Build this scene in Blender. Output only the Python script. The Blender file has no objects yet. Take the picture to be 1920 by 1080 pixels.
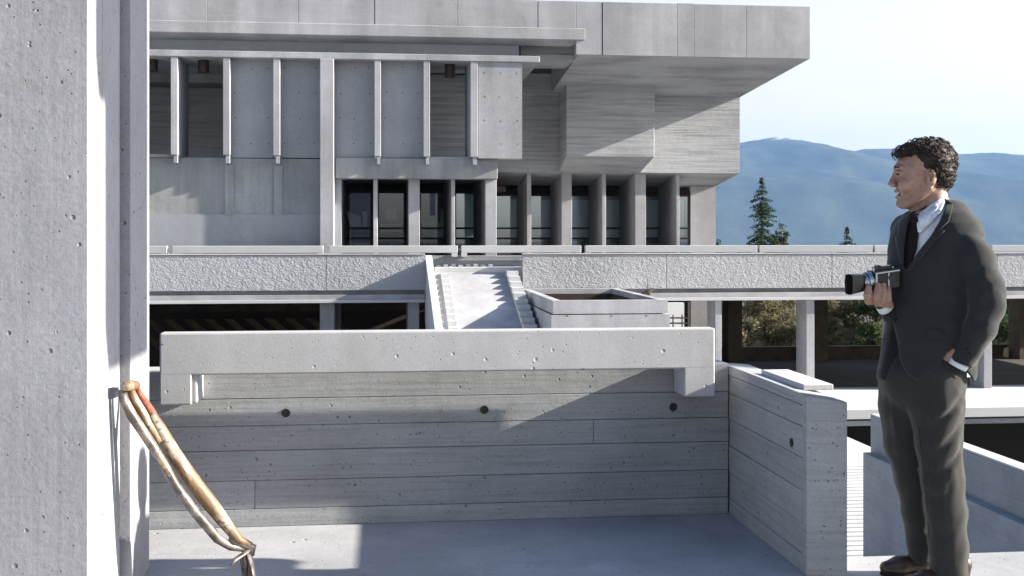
import bpy, bmesh, math, random
import numpy as np
from mathutils import Vector, Matrix

# ------------------------------------------------------------------ camera, sky, sun, exposure
SC = bpy.context.scene
COL = SC.collection
CAMH = 1.41
YAW = math.radians(6.34)
FPX = 2160.0
cam_data = bpy.data.cameras.new('view_camera')
cam_data.lens = 40.5
cam_data.sensor_width = 36.0
cam_data.shift_y = -100.0 / 1920.0
cam_data.clip_start = 0.05
cam_data.clip_end = 60000.0
cam = bpy.data.objects.new('view_camera', cam_data)
COL.objects.link(cam)
cam.location = (0, 0, CAMH)
cam.rotation_euler = (math.radians(90), 0, -YAW)
SC.camera = cam

SUN = Vector((1.0, -0.13, 0.403)).normalized()          # direction towards the sun
SUN_EL = math.asin(SUN.z)
SUN_AZ = math.atan2(SUN.x, SUN.y)
world = bpy.data.worlds.new('World')
SC.world = world
world.use_nodes = True
wn = world.node_tree
wn.nodes.clear()
sky = wn.nodes.new('ShaderNodeTexSky')
sky.sky_type = 'NISHITA'
sky.sun_disc = False
sky.sun_elevation = SUN_EL
sky.sun_rotation = SUN_AZ
sky.altitude = 300
sky.air_density = 1.0
sky.dust_density = 2.0
sky.ozone_density = 2.0
bg = wn.nodes.new('ShaderNodeBackground')
bg.inputs['Strength'].default_value = 0.072
wo = wn.nodes.new('ShaderNodeOutputWorld')
# summer haze: the sky pales to a creamy white towards the horizon, equally all round
hs = wn.nodes.new('ShaderNodeHueSaturation'); hs.inputs['Saturation'].default_value = 1.2
hw = wn.nodes.new('ShaderNodeHueSaturation'); hw.inputs['Saturation'].default_value = 0.0; hw.inputs['Value'].default_value = 0.88
wn.links.new(sky.outputs[0], hs.inputs['Color']); wn.links.new(sky.outputs[0], hw.inputs['Color'])
cr = wn.nodes.new('ShaderNodeMix'); cr.data_type = 'RGBA'; cr.blend_type = 'MULTIPLY'; cr.inputs[0].default_value = 1.0
wn.links.new(hw.outputs[0], cr.inputs[6]); cr.inputs[7].default_value = (1.0, 0.975, 0.92, 1)
tc = wn.nodes.new('ShaderNodeTexCoord'); sx = wn.nodes.new('ShaderNodeSeparateXYZ')
wn.links.new(tc.outputs['Generated'], sx.inputs[0])
mr = wn.nodes.new('ShaderNodeMapRange'); mr.interpolation_type = 'SMOOTHSTEP'
mr.inputs[1].default_value = 0.16; mr.inputs[2].default_value = 0.55; mr.inputs[3].default_value = 1.0; mr.inputs[4].default_value = 0.0
wn.links.new(sx.outputs[2], mr.inputs[0])
mxs = wn.nodes.new('ShaderNodeMix'); mxs.data_type = 'RGBA'
wn.links.new(mr.outputs[0], mxs.inputs[0]); wn.links.new(hs.outputs[0], mxs.inputs[6]); wn.links.new(cr.outputs[2], mxs.inputs[7])
wn.links.new(mxs.outputs[2], bg.inputs[0])
wn.links.new(bg.outputs[0], wo.inputs[0])
sun_data = bpy.data.lights.new('sun', 'SUN')
sun_data.energy = 5.0
sun_data.angle = math.radians(0.55)
sun_data.color = (1.0, 0.92, 0.80)
sun = bpy.data.objects.new('sun', sun_data)
COL.objects.link(sun)
sun.rotation_euler = SUN.to_track_quat('Z', 'Y').to_euler()
SC.view_settings.view_transform = 'Standard'
SC.view_settings.look = 'None'
SC.view_settings.gamma = 1.0
SC.view_settings.exposure = 1.92
SC.view_settings.use_curve_mapping = False
SC.cycles.max_bounces = 6
SC.cycles.diffuse_bounces = 4
SC.cycles.transparent_max_bounces = 12
SC.cycles.volume_bounces = 0

# ------------------------------------------------------------------ measuring: photo bearing + distance -> metres
CS, SN = math.cos(YAW), math.sin(YAW)
def W(px, py, D):
    """world point whose depth along the facade normal is D metres, seen in the photo (1920x1080) at px, py"""
    xc = (px - 960.0) / FPX
    t = D / (-xc * SN + CS)
    return (t * (xc * CS + SN), D, CAMH - (py - 440.0) / FPX * t)
def X(px, D): return W(px, 440, D)[0]
def Z(px, py, D): return W(px, py, D)[2]

# ------------------------------------------------------------------ materials
def new_mat(name):
    m = bpy.data.materials.new(name)
    m.use_nodes = True
    nt = m.node_tree
    nt.nodes.clear()
    return m, nt
class NT:
    def __init__(s, nt): s.nt = nt
    def n(s, typ, **kw):
        nd = s.nt.nodes.new(typ)
        for k, v in kw.items(): setattr(nd, k, v)
        return nd
    def l(s, a, b): s.nt.links.new(a, b)
    def math(s, op, a, b=None, clamp=False):
        nd = s.n('ShaderNodeMath', operation=op); nd.use_clamp = clamp
        for i, v in enumerate((a, b)):
            if v is None: continue
            if isinstance(v, (int, float)): nd.inputs[i].default_value = v
            else: s.l(v, nd.inputs[i])
        return nd.outputs[0]
    def noise(s, vec, scale, detail=4, rough=0.55, dist=0.0):
        nd = s.n('ShaderNodeTexNoise')
        nd.inputs['Scale'].default_value = scale; nd.inputs['Detail'].default_value = detail
        nd.inputs['Roughness'].default_value = rough; nd.inputs['Distortion'].default_value = dist
        s.l(vec, nd.inputs['Vector']); return nd.outputs['Fac']
    def mapping(s, vec, scale=(1,1,1), loc=(0,0,0)):
        nd = s.n('ShaderNodeMapping')
        nd.inputs['Scale'].default_value = scale; nd.inputs['Location'].default_value = loc
        s.l(vec, nd.inputs['Vector']); return nd.outputs[0]
    def ramp(s, fac, stops):
        nd = s.n('ShaderNodeValToRGB')
        e = nd.color_ramp.elements
        e[0].position, e[0].color = stops[0][0], stops[0][1]
        e[1].position, e[1].color = stops[1][0], stops[1][1]
        for p, c in stops[2:]:
            k = e.new(p); k.color = c
        s.l(fac, nd.inputs[0]); return nd.outputs[0]
    def mix(s, fac, a, b, blend='MIX'):
        nd = s.n('ShaderNodeMix', data_type='RGBA', blend_type=blend)
        for i, v in ((0, fac), (6, a), (7, b)):
            if isinstance(v, (int, float)): nd.inputs[i].default_value = v
            elif isinstance(v, tuple): nd.inputs[i].default_value = v
            else: s.l(v, nd.inputs[i])
        return nd.outputs[2]
def G(v): return (v, v, v, 1)

def concrete(name, base=(0.40,0.395,0.385), mottle=0.28, scale=1.0, pits=0.0, pit_scale=14.0, grain=None, grain_amt=0.0,
             streaks=0.0, bump=0.3, rough_relief=0.0, relief_scale=8.0, stain=(0.20,0.20,0.175), stain_amt=0.25, piece=0.06):
    """cast concrete: cloudy mottling, stains, fine sand grain, bug holes, form-board grain, run-off streaks"""
    base = (base[0]*0.965, base[1]*0.985, base[2]*1.03)
    m, nt = new_mat(name); g = NT(nt)
    geo = g.n('ShaderNodeNewGeometry'); pos = geo.outputs['Position']
    P = g.mapping(pos, (scale,)*3)
    big = g.noise(P, 0.9, 6, 0.6, 0.3)
    mid = g.noise(P, 6.0, 5, 0.6)
    fine = g.noise(P, 60.0, 3, 0.7)
    col = g.mix(g.ramp(big, [(0.30, G(0)), (0.72, G(1))]), tuple(c*(1-mottle) for c in base)+(1,), tuple(min(1,c*(1+mottle*0.45)) for c in base)+(1,))
    col = g.mix(g.ramp(mid, [(0.35, G(0)), (0.7, G(0.35))]), col, tuple(c*(1-mottle*0.8) for c in base)+(1,))
    sm = g.noise(g.mapping(P, (1,1,1), (31,7,13)), 1.7, 7, 0.65, 0.6)
    col = g.mix(g.math('MULTIPLY', g.ramp(sm, [(0.54, G(0)), (0.72, G(1))]), stain_amt), col, stain+(1,))
    col = g.mix(0.35, col, g.ramp(fine, [(0.3, G(0.55)), (0.65, G(1.0))]), 'MULTIPLY')
    h = g.math('MULTIPLY', fine, 0.25)
    h = g.math('ADD', h, g.math('MULTIPLY', mid, 0.8))
    if grain_amt:
        gr = g.noise(g.mapping(P, grain), 1.0, 5, 0.65, 0.2)
        col = g.mix(grain_amt, col, g.ramp(gr, [(0.36, G(0.38)), (0.5, G(0.95)), (0.62, G(1.15))]), 'MULTIPLY')
        h = g.math('ADD', h, g.math('MULTIPLY', gr, 2.2*grain_amt))
    if streaks:
        st = g.noise(g.mapping(P, (3.2, 3.2, 0.22)), 1.0, 4, 0.6)
        col = g.mix(streaks, col, g.ramp(st, [(0.38, G(0.45)), (0.55, G(1.0)), (0.66, G(1.35))]), 'MULTIPLY')
    if pits:
        v = g.n('ShaderNodeTexVoronoi'); v.inputs['Scale'].default_value = pit_scale*scale
        g.l(g.mapping(pos, (1,1,1)), v.inputs['Vector'])
        v2 = g.n('ShaderNodeTexVoronoi'); v2.inputs['Scale'].default_value = pit_scale*scale*2.6
        g.l(g.mapping(pos, (1,1,1), (3,5,1)), v2.inputs['Vector'])
        sel = g.math('GREATER_THAN', g.noise(pos, pit_scale*0.9, 0), 0.53)
        a = g.ramp(v.outputs['Distance'], [(0.06, G(1)), (0.14, G(0))])
        b = g.ramp(v2.outputs['Distance'], [(0.07, G(1)), (0.16, G(0))])
        sel2 = g.math('GREATER_THAN', g.noise(g.mapping(pos,(1,1,1),(9,9,9)), pit_scale*2.0, 0), 0.57)
        pit = g.math('MAXIMUM', g.math('MULTIPLY', a, sel), g.math('MULTIPLY', b, sel2))
        col = g.mix(g.math('MULTIPLY', pit, pits), col, tuple(c*0.30 for c in base)+(1,))
        h = g.math('SUBTRACT', h, g.math('MULTIPLY', pit, 2.0))
    if rough_relief:
        rr = g.noise(P, relief_scale, 3, 0.7, 0.4)
        rv = g.n('ShaderNodeTexVoronoi'); rv.inputs['Scale'].default_value = relief_scale*0.9
        g.l(g.mapping(P, (0.8,1,1.1)), rv.inputs['Vector'])
        h = g.math('ADD', h, g.math('MULTIPLY', g.math('ADD', rr, rv.outputs['Distance']), rough_relief))
        col = g.mix(0.35, col, g.ramp(rr, [(0.35, G(0.75)), (0.6, G(1.1))]), 'MULTIPLY')
    oi = g.n('ShaderNodeObjectInfo')
    col = g.mix(1.0, col, g.ramp(oi.outputs['Random'], [(0.0, G(1-piece)), (1.0, G(1.0))]), 'MULTIPLY')
    bp = g.n('ShaderNodeBump'); bp.inputs['Strength'].default_value = 1.0; bp.inputs['Distance'].default_value = bump/100.0
    g.l(h, bp.inputs['Height'])
    bs = g.n('ShaderNodeBsdfPrincipled'); bs.inputs['Roughness'].default_value = 0.88
    bs.inputs['Specular IOR Level'].default_value = 0.25
    g.l(col, bs.inputs['Base Color']); g.l(bp.outputs[0], bs.inputs['Normal'])
    out = g.n('ShaderNodeOutputMaterial'); g.l(bs.outputs[0], out.inputs[0])
    return m

def simple(name, col, rough=0.6, metal=0.0, var=0.15, scale=30.0, bump=0.0, sheen=0.0, spec=0.5, mscale=(1,1,1)):
    m, nt = new_mat(name); g = NT(nt)
    geo = g.n('ShaderNodeNewGeometry')
    nz = g.noise(g.mapping(geo.outputs['Position'], mscale), scale, 4, 0.6)
    c = g.mix(g.ramp(nz, [(0.3, G(0)), (0.7, G(1))]), tuple(x*(1-var) for x in col)+(1,), tuple(min(1,x*(1+var)) for x in col)+(1,))
    bs = g.n('ShaderNodeBsdfPrincipled'); bs.inputs['Roughness'].default_value = rough; bs.inputs['Metallic'].default_value = metal
    bs.inputs['Specular IOR Level'].default_value = spec
    if sheen:
        bs.inputs['Sheen Weight'].default_value = sheen; bs.inputs['Sheen Roughness'].default_value = 0.4
    g.l(c, bs.inputs['Base Color'])
    if bump:
        bp = g.n('ShaderNodeBump'); bp.inputs['Distance'].default_value = bump/100.0; g.l(nz, bp.inputs['Height']); g.l(bp.outputs[0], bs.inputs['Normal'])
    out = g.n('ShaderNodeOutputMaterial'); g.l(bs.outputs[0], out.inputs[0])
    return m

M = {}
M['pillar'] = concrete('pillar_concrete', (0.35,0.345,0.36), 0.24, 1.0, pits=0.6, pit_scale=15.0, grain=(26,26,1.0), grain_amt=0.10, bump=0.35, stain_amt=0.35)
M['board'] = concrete('board_formed_concrete', (0.36,0.365,0.36), 0.20, 1.6, pits=0.55, pit_scale=11.0, grain=(1.2,1.2,38), grain_amt=0.22, bump=0.3, stain_amt=0.3, stain=(0.18,0.19,0.17), piece=0.16)
M['board_side'] = M['board']
M['precast'] = concrete('smooth_precast_concrete', (0.44,0.435,0.43), 0.16, 1.5, pits=0.45, pit_scale=9.0, bump=0.15, streaks=0.10, stain_amt=0.4, stain=(0.30,0.29,0.26))
M['slab'] = concrete('trowelled_floor_concrete', (0.38,0.38,0.385), 0.30, 1.3, pits=0.4, pit_scale=9.0, bump=0.2, stain_amt=0.45)
M['roof'] = concrete('panel_concrete', (0.42,0.415,0.425), 0.30, 0.32, pits=0.0, streaks=0.26, bump=0.8, stain_amt=0.42, grain=(0.8,0.8,6), grain_amt=0.08)
M['wood'] = concrete('rough_board_concrete', (0.42,0.425,0.435), 0.18, 0.3, grain=(1.2,1.2,34), grain_amt=0.40, bump=1.8, stain_amt=0.25)
M['smooth'] = concrete('tied_panel_concrete', (0.35,0.365,0.38), 0.22, 0.35, streaks=0.10, bump=0.6, stain_amt=0.3)
M['stained'] = concrete('stained_wall_concrete', (0.33,0.335,0.33), 0.26, 0.35, streaks=0.38, bump=0.8, stain_amt=0.55)
M['white'] = concrete('pale_precast_concrete', (0.52,0.515,0.505), 0.10, 0.5, bump=0.4, stain_amt=0.12)
M['hammered'] = concrete('bush_hammered_concrete', (0.40,0.40,0.405), 0.12, 0.5, bump=0.8, rough_relief=1.2, relief_scale=40.0, stain_amt=0.12)
M['plaza'] = concrete('plaza_paving_concrete', (0.50,0.49,0.475), 0.10, 0.25, bump=0.5, stain_amt=0.15)
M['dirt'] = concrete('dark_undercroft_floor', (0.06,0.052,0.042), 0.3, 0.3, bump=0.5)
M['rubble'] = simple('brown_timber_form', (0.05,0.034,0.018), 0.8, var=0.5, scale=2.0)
M['brown_board'] = simple('brown_board', (0.075,0.048,0.026), 0.8, var=0.35, scale=3.0)
M['soil'] = simple('dark_soil', (0.035,0.022,0.015), 0.95, var=0.4, scale=6.0)
M['bronze'] = simple('dark_bronze_metal', (0.028,0.016,0.012), 0.55, 0.2)
M['asphalt'] = simple('dark_asphalt', (0.04,0.038,0.035), 0.9, var=0.3)
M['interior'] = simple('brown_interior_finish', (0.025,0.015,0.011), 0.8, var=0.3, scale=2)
M['blind'] = simple('pale_interior_screen', (0.82,0.85,0.87), 0.9, var=0.06, scale=1.5)
M['teal_screen'] = simple('teal_interior_screen', (0.17,0.24,0.26), 0.9, var=0.12, scale=1.5)

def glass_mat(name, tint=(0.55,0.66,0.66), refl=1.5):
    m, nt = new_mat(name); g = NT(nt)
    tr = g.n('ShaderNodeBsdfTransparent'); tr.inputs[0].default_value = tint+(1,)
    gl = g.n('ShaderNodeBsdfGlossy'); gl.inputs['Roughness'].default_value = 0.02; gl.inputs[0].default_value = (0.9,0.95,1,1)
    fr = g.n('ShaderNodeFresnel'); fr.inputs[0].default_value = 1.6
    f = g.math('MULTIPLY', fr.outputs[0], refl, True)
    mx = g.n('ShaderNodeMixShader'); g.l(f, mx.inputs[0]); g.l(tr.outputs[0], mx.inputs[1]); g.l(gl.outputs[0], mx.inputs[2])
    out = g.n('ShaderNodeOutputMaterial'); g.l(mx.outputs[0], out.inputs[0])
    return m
M['coated_glass'] = glass_mat('coated_window_glass', (0.9,0.95,0.97), 5.0)  # same window glass, reflection raised to make these bays look brighter
M['glass'] = glass_mat('window_glass', (0.93,0.96,0.99))

# ------------------------------------------------------------------ mesh helpers
def link(name, me, mat, parent=None, kind=None, label=None, bevel=0.0, smooth=False, bevseg=2):
    o = bpy.data.objects.new(name, me)
    COL.objects.link(o)
    if mat is not None and len(me.materials) == 0: me.materials.append(mat)
    if parent is not None:
        o.parent = parent
        o.matrix_parent_inverse = Matrix.Translation(parent.location).inverted()
    if kind: o['kind'] = kind
    if label: o['label'] = label
    if smooth:
        me.polygons.foreach_set('use_smooth', [True]*len(me.polygons))
    if bevel:
        b = o.modifiers.new('bevel', 'BEVEL'); b.width = bevel; b.segments = bevseg; b.limit_method = 'ANGLE'; b.angle_limit = math.radians(40)
        b.harden_normals = False
    return o
def mesh(verts, faces, name='shape'):
    me = bpy.data.meshes.new(name)
    me.from_pydata([tuple(v) for v in verts], [], [tuple(f) for f in faces])
    me.update()
    return me
HEXF = [(0,3,2,1),(4,5,6,7),(0,1,5,4),(1,2,6,5),(2,3,7,6),(3,0,4,7)]
class MB:
    def __init__(s): s.v, s.f = [], []
    def add(s, vs, fs):
        k = len(s.v); s.v += [tuple(v) for v in vs]; s.f += [tuple(i+k for i in f) for f in fs]; return s
    def box(s, x0, x1, y0, y1, z0, z1):
        x0, x1 = min(x0,x1), max(x0,x1); y0, y1 = min(y0,y1), max(y0,y1); z0, z1 = min(z0,z1), max(z0,z1)
        return s.add([(x0,y0,z0),(x1,y0,z0),(x1,y1,z0),(x0,y1,z0),(x0,y0,z1),(x1,y0,z1),(x1,y1,z1),(x0,y1,z1)], HEXF)
    def hexa(s, pts): return s.add(pts, HEXF)       # bottom four (ccw from above), top four
    def prism(s, poly, axis, a, b):
        """poly: outline in the two other axes (order x,y,z without axis); extruded from a to b"""
        n = len(poly)
        def P(u, v, w):
            if axis == 'x': return (w, u, v)
            if axis == 'y': return (u, w, v)
            return (u, v, w)
        vs = [P(u,v,a) for u,v in poly] + [P(u,v,b) for u,v in poly]
        fs = [tuple(range(n)), tuple(range(2*n-1, n-1, -1))] + [(i, i+n, (i+1)%n+n, (i+1)%n) for i in range(n)]
        return s.add(vs, fs)
    def tube(s, pts, rad, seg=10, cap=True, flat=1.0, up=None):
        pts = [Vector(p) for p in pts]; n = len(pts)
        if isinstance(rad, (int, float)): rad = [rad]*n
        vs = []; ref = Vector(up) if up else None
        for i, p in enumerate(pts):
            t = (pts[min(i+1,n-1)] - pts[max(i-1,0)]).normalized()
            a = ref if ref else (Vector((0,0,1)) if abs(t.z) < 0.9 else Vector((1,0,0)))
            u = t.cross(a).normalized(); w = u.cross(t).normalized()
            for k in range(seg):
                an = 2*math.pi*k/seg
                vs.append(p + u*math.cos(an)*rad[i] + w*math.sin(an)*rad[i]*flat)
        fs = [(i*seg+k, i*seg+(k+1)%seg, (i+1)*seg+(k+1)%seg, (i+1)*seg+k) for i in range(n-1) for k in range(seg)]
        if cap: fs += [tuple(range(seg-1,-1,-1)), tuple(range((n-1)*seg, n*seg))]
        return s.add(vs, fs)
    def build(s, name, mat, parent=None, **kw):
        me = mesh(s.v, s.f, name)
        bm = bmesh.new(); bm.from_mesh(me); bmesh.ops.recalc_face_normals(bm, faces=bm.faces[:]); bm.to_mesh(me); bm.free()
        return link(name, me, mat, parent, **kw)
def thing(name, label, cat, loc=(0,0,0), group=None):
    o = bpy.data.objects.new(name, None); COL.objects.link(o)
    o.location = loc; o.empty_display_size = 0.2
    o['label'] = label; o['category'] = cat
    if group: o['group'] = group
    bpy.context.view_layer.update()
    return o
def tag(o, label, cat, group=None):
    o['label'] = label; o['category'] = cat
    if group: o['group'] = group
    return o
def box(name, mat, parent, *b, **kw): return MB().box(*b).build(name, mat, parent, **kw)
rng = random.Random(5)
# ================================================================== THE SETTING
WD = 5.66                                   # face of the court wall
PE = 4.58                                   # near end of the court parapet
PI0, PO1 = X(1513,PE), X(1582,PE)
RW0, RW1 = X(1618,18.5), X(1632,18.6)       # faces of the retaining wall on the plaza

GZ = -3.95           # level of the plaza beyond the roof terrace
def terrain():
    vs = []; fs = []; nr, na = 40, 72
    for i in range(nr):
        u = i/(nr-1)
        R = 60 + 11000*u**3
        for k in range(na):
            a = 2*math.pi*k/na
            d = min(1.0, max(0.0, (R-170)/900.0)); d = d*d*(3-2*d)
            vs.append((R*math.cos(a), R*math.sin(a), -9.0 - 270*d))
    vs.append((0,0,-9.0))
    for i in range(nr-1):
        for k in range(na):
            fs.append((i*na+k, (i+1)*na+k, (i+1)*na+(k+1)%na, i*na+(k+1)%na))
    for k in range(na): fs.append((nr*na, k, (k+1)%na))
    link('ground', mesh(vs, fs, 'ground'), M['slope'], None, kind='structure', smooth=True)
M['slope'] = simple('grassy_ground', (0.05,0.055,0.03), 0.95, var=0.4, scale=0.2)
terrain()
# terrace the camera and the man stand on (court between parapets, and a walk beside it)
MB().box(-9, PO1+.01, -6, WD+.16, -0.35, 0.0).box(PO1+.01, 14, -6, 4.87, -0.354, -0.004).build('terrace_floor', M['slab'], None, kind='structure', bevel=0.012)
MB().box(-9, 1.8, -6, 5.7, -9.05, -0.36).box(1.8, 13.9, -6, 4.75, -9.05, -0.36).build('terrace_base', M['board'], None, kind='structure')
# plaza: lower front part, raised back part with an edge beam
CX = RW1+0.1
MB().box(-30, CX, 5.8, 18.55, GZ-0.55, GZ-0.17).box(-30, 12.6, 18.55, 34.0, GZ-0.55, GZ-0.17).box(-30, 12.6, 34.0, 38.8, GZ-0.55, GZ-0.18).build('plaza', M['plaza'], None, kind='structure')
MB().box(-30, 60, 34.0, 38.9, GZ-0.165, GZ).build('plaza_upper_pavement', M['plaza'], None, kind='structure', bevel=0.02)
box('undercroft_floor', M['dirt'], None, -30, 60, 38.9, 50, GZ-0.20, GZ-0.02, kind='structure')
# ------------------------------------------------------------------ mountains
def ridge(px, tab):
    for (a, ya), (b, yb) in zip(tab, tab[1:]):
        if a <= px <= b:
            t = (px-a)/(b-a); t = t*t*(3-2*t)*0.5 + t*0.5
            return ya + (yb-ya)*t
    return tab[0][1] if px < tab[0][0] else tab[-1][1]
RID = [(-900,330),(200,300),(900,285),(1300,272),(1392,268),(1420,262),(1455,258),(1500,262),(1530,273),(1565,282),(1595,285),(1625,280),(1680,279),(1740,284),(1790,291),(1840,287),(1865,287),(1920,292),(2300,300),(3200,280)]
def mountains():
    D0, D1 = 5200.0, 9000.0
    nx, ny = 420, 60
    pxs = np.linspace(-900, 3000, nx)
    from mathutils import noise as mn
    vs = []
    for j in range(ny):
        u = j/(ny-1)
        D = D0 + (D1-D0)*u
        for i, px in enumerate(pxs):
            x = X(px, 8000.0)
            yy = ridge(px, RID)
            H = (440-yy)/FPX*8000.0/ (CS-(px-960)/FPX*SN) + 10
            prof = min(1.0, u/0.74)
            prof = prof**0.9
            if u > 0.74: prof = 1 - (u-0.74)/0.26*0.5
            n = mn.fractal(Vector((x/900.0, D/900.0, 3.1)), 1.0, 2.1, 6)
            n2 = mn.fractal(Vector((x/90.0, D/140.0, 8.1)), 0.9, 2.1, 3)
            h = (H+9)*prof + n*85*min(1,(1-prof)*3)*min(1,u*6) + n2*5.0*min(1,u*6)
            vs.append((x, D, (h-9.0)*min(1,u*4)-285*max(0,1-u*4)))
    fs = [(j*nx+i, j*nx+i+1, (j+1)*nx+i+1, (j+1)*nx+i) for j in range(ny-1) for i in range(nx-1)]
    m, nt = new_mat('forested_slope'); g = NT(nt)
    geo = g.n('ShaderNodeNewGeometry')
    a = g.noise(g.mapping(geo.outputs['Position'], (0.004,0.004,0.008)), 1.0, 8, 0.7)
    b = g.noise(g.mapping(geo.outputs['Position'], (0.05,0.05,0.05)), 1.0, 4, 0.7)
    c = g.mix(g.ramp(a, [(0.35, G(0)), (0.65, G(1))]), (0.035,0.045,0.032,1), (0.06,0.07,0.045,1))
    c = g.mix(0.5, c, g.ramp(b, [(0.3, G(0.5)), (0.7, G(1.3))]), 'MULTIPLY')
    hz = g.n('ShaderNodeSeparateXYZ'); g.l(geo.outputs['Position'], hz.inputs[0])
    snow = g.math('MULTIPLY', g.ramp(g.math('ADD', g.math('MULTIPLY', hz.outputs[2], 1/900.0), g.math('MULTIPLY', b, 0.10)), [(0.79, G(0)), (0.83, G(0.8))]), g.ramp(a, [(0.45, G(0)), (0.52, G(1))]))
    c = g.mix(snow, c, (0.8,0.8,0.8,1))
    bs = g.n('ShaderNodeBsdfPrincipled'); bs.inputs['Roughness'].default_value = 1.0; bs.inputs['Specular IOR Level'].default_value = 0.0
    g.l(c, bs.inputs['Base Color'])
    out = g.n('ShaderNodeOutputMaterial'); g.l(bs.outputs[0], out.inputs[0])
    link('mountains', mesh(vs, fs, 'mountains'), m, None, kind='structure', smooth=True)
mountains()
def haze():
    o = box('haze', None, None, -9000, 10500, -60, 10500, -281, 760)
    m = bpy.data.materials.new('air'); m.use_nodes = True; nt = m.node_tree; nt.nodes.clear()
    v = nt.nodes.new('ShaderNodeVolumePrincipled')
    v.inputs['Color'].default_value = (0.30,0.54,1.0,1)
    v.inputs['Density'].default_value = HAZE_DENSITY
    v.inputs['Anisotropy'].default_value = 0.0
    out = nt.nodes.new('ShaderNodeOutputMaterial'); nt.links.new(v.outputs[0], out.inputs['Volume'])
    o.data.materials.append(m); o['kind'] = 'stuff'
HAZE_DENSITY = 0.5/8000*0.70
haze()

# ================================================================== LIBRARY BUILDING
lib = thing('library_building', 'large raw concrete building with deep overhanging roof, vertical fins and dark windows', 'building', (4, 47, GZ))
def bpx(px0, px1, y_top, y_bot, D, depth, pxm=None):
    """box whose front face at depth D covers the given stretch of the photo"""
    pm = (px0+px1)/2 if pxm is None else pxm
    return (X(px0,D), X(px1,D), D, D+depth, Z(pm,y_bot,D), Z(pm,y_top,D))
# roof: core, sloping soffit, and front panels with open joints between them
RF = 40.0
zt = Z(1519,12,RF); zb = Z(1519,110,RF)
xr = X(1519,RF)
xw_ = X(1387,47)+0.02
zw = Z(1387,182,47.0)                         # height where soffit meets the wall
MB().add([(xr-0.0,RF+0.12,zb),(xw_,47.0,zw),(xw_-.6,66,zw),(xw_-.6,66,zt),(xr,RF+0.12,zt),
          (X(1085,RF),RF+0.12,zb),(X(1085,RF),47.0,zw),(X(1085,RF),66,zw),(X(1085,RF),66,zt),(X(1085,RF),RF+0.12,zt)],
         [(0,1,2,3,4),(9,8,7,6,5),(0,5,6,1),(1,6,7,2),(2,7,8,3),(3,8,9,4),(4,9,5,0)]).build('roof_slab', M['wood'], lib)
xl = X(-420,RF)
zl1 = Z(700,58,RF)                              # left part: lower lip of the fascia
MB().box(xl, X(1085,RF)-0.01, RF+0.14, 66, zl1+0.1, zt-0.01).build('roof_slab', M['wood'], lib)
joints = [-420,-120,90,240,388,560,703,858,1008,1130,1270,1302,1400,1519]
for a, b in zip(joints, joints[1:]):
    zbot = zb if a >= 1085 else Z(700,46,RF)
    if a == 1008:
        MB().box(X(a,RF)+0.02, X(1080,RF), RF, RF+0.16, Z(700,46,RF), zt).box(X(1080,RF), X(b,RF)-0.02, RF, RF+0.16, zb, zt).build('fascia_panel', M['roof'], lib, bevel=0.015)
        continue
    MB().box(X(a,RF)+0.008, X(b,RF)-0.008 if b < 1519 else xr, RF+rng.uniform(-.008,.008), RF+0.16, zbot, zt+rng.uniform(-.01,.01)).build('fascia_panel', M['roof'], lib, bevel=0.004, bevseg=1)
# lip under the left fascia and its sloping underside, ending in a slanted return
zA, zB = Z(700,46,RF), Z(700,68,RF)
zC = Z(700,80,RF+0.5)
xe = X(1097,RF)
MB().add([(xl,RF-0.05,zA),(xe,RF-0.05,zA),(xl,RF-0.05,zB),(xe,RF-0.05,zB),(xl,RF+.6,zC),(xe-0.45,RF+.6,zC),(xl,RF+.6,zA),(xe-0.45,RF+.6,zA)],
         [(0,1,3,2),(2,3,5,4),(4,5,7,6),(6,7,1,0),(0,2,4,6),(1,7,5,3)]).build('roof_lip', M['roof'], lib, bevel=0.02)
MB().box(xl, X(972,RF+.7), RF+0.62, RF+0.9, Z(700,100,RF+.6), zA).build('recessed_band', M['smooth'], lib)
MB().box(X(972,RF+1.7)+.01, X(1075,RF+2), RF+1.1, RF+1.4, Z(1000,108,RF+1.1), zA).build('recessed_band', M['wood'], lib)
MB().box(X(1004,RF+1.2), X(1078,RF+1.2), RF+1.0, RF+3.0, Z(1040,115,RF+1.2), Z(1040,104,RF+1.2)).build('ledge', M['roof'], lib)
# gallery: top beam, fins, infill panels, pier
GD = RF+0.15
zgt, zgb = Z(700,100,GD), Z(700,112,GD)
MB().box(X(-420,GD), X(1012,GD), GD-0.03, GD+5, zgb, zgt).build('gallery_beam', M['roof'], lib, bevel=0.02)
zf = Z(700,294,GD)
for a, b in [(80,93),(150,163),(225,238),(320,333),(418,431),(512,525),(702,714),(794,806),(882,896)]:
    f = MB().box(X(a,GD), X(b,GD), GD, GD+0.55, zf+0.02, zgb-0.001).build('fin', M['roof'], lib, bevel=0.015)
    MB().box(X(a+5,GD), X(b-1,GD), GD+0.06, GD+0.5, zf-0.25, zf+0.018).build('fin_stub', M['smooth'], f)
def tied_panel(a, b, D, y0, y1, mat, th=0.35):
    x0, x1 = X(a,D), X(b,D); z0, z1 = Z((a+b)/2,y1,D), Z((a+b)/2,y0,D)
    p = MB().box(x0, x1, D, D+th, z0, z1).build('infill_panel', mat, lib)
    # cone holes left by the form ties, a shallow ring of geometry each
    for r in range(4):
        for c in range(3):
            if rng.random() < 0.25: continue
            cx = x0 + (x1-x0)*(0.12+0.38*c)+rng.uniform(-.04,.04); cz = z0 + (z1-z0)*(0.14+0.24*r)+rng.uniform(-.03,.03)
            MB().prism([(cx+0.022*math.cos(k*math.pi/4), cz+0.022*math.sin(k*math.pi/4)) for k in range(8)], 'y', D-0.004, D+0.02).build('tie_hole', M['bronze'], p)
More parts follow.
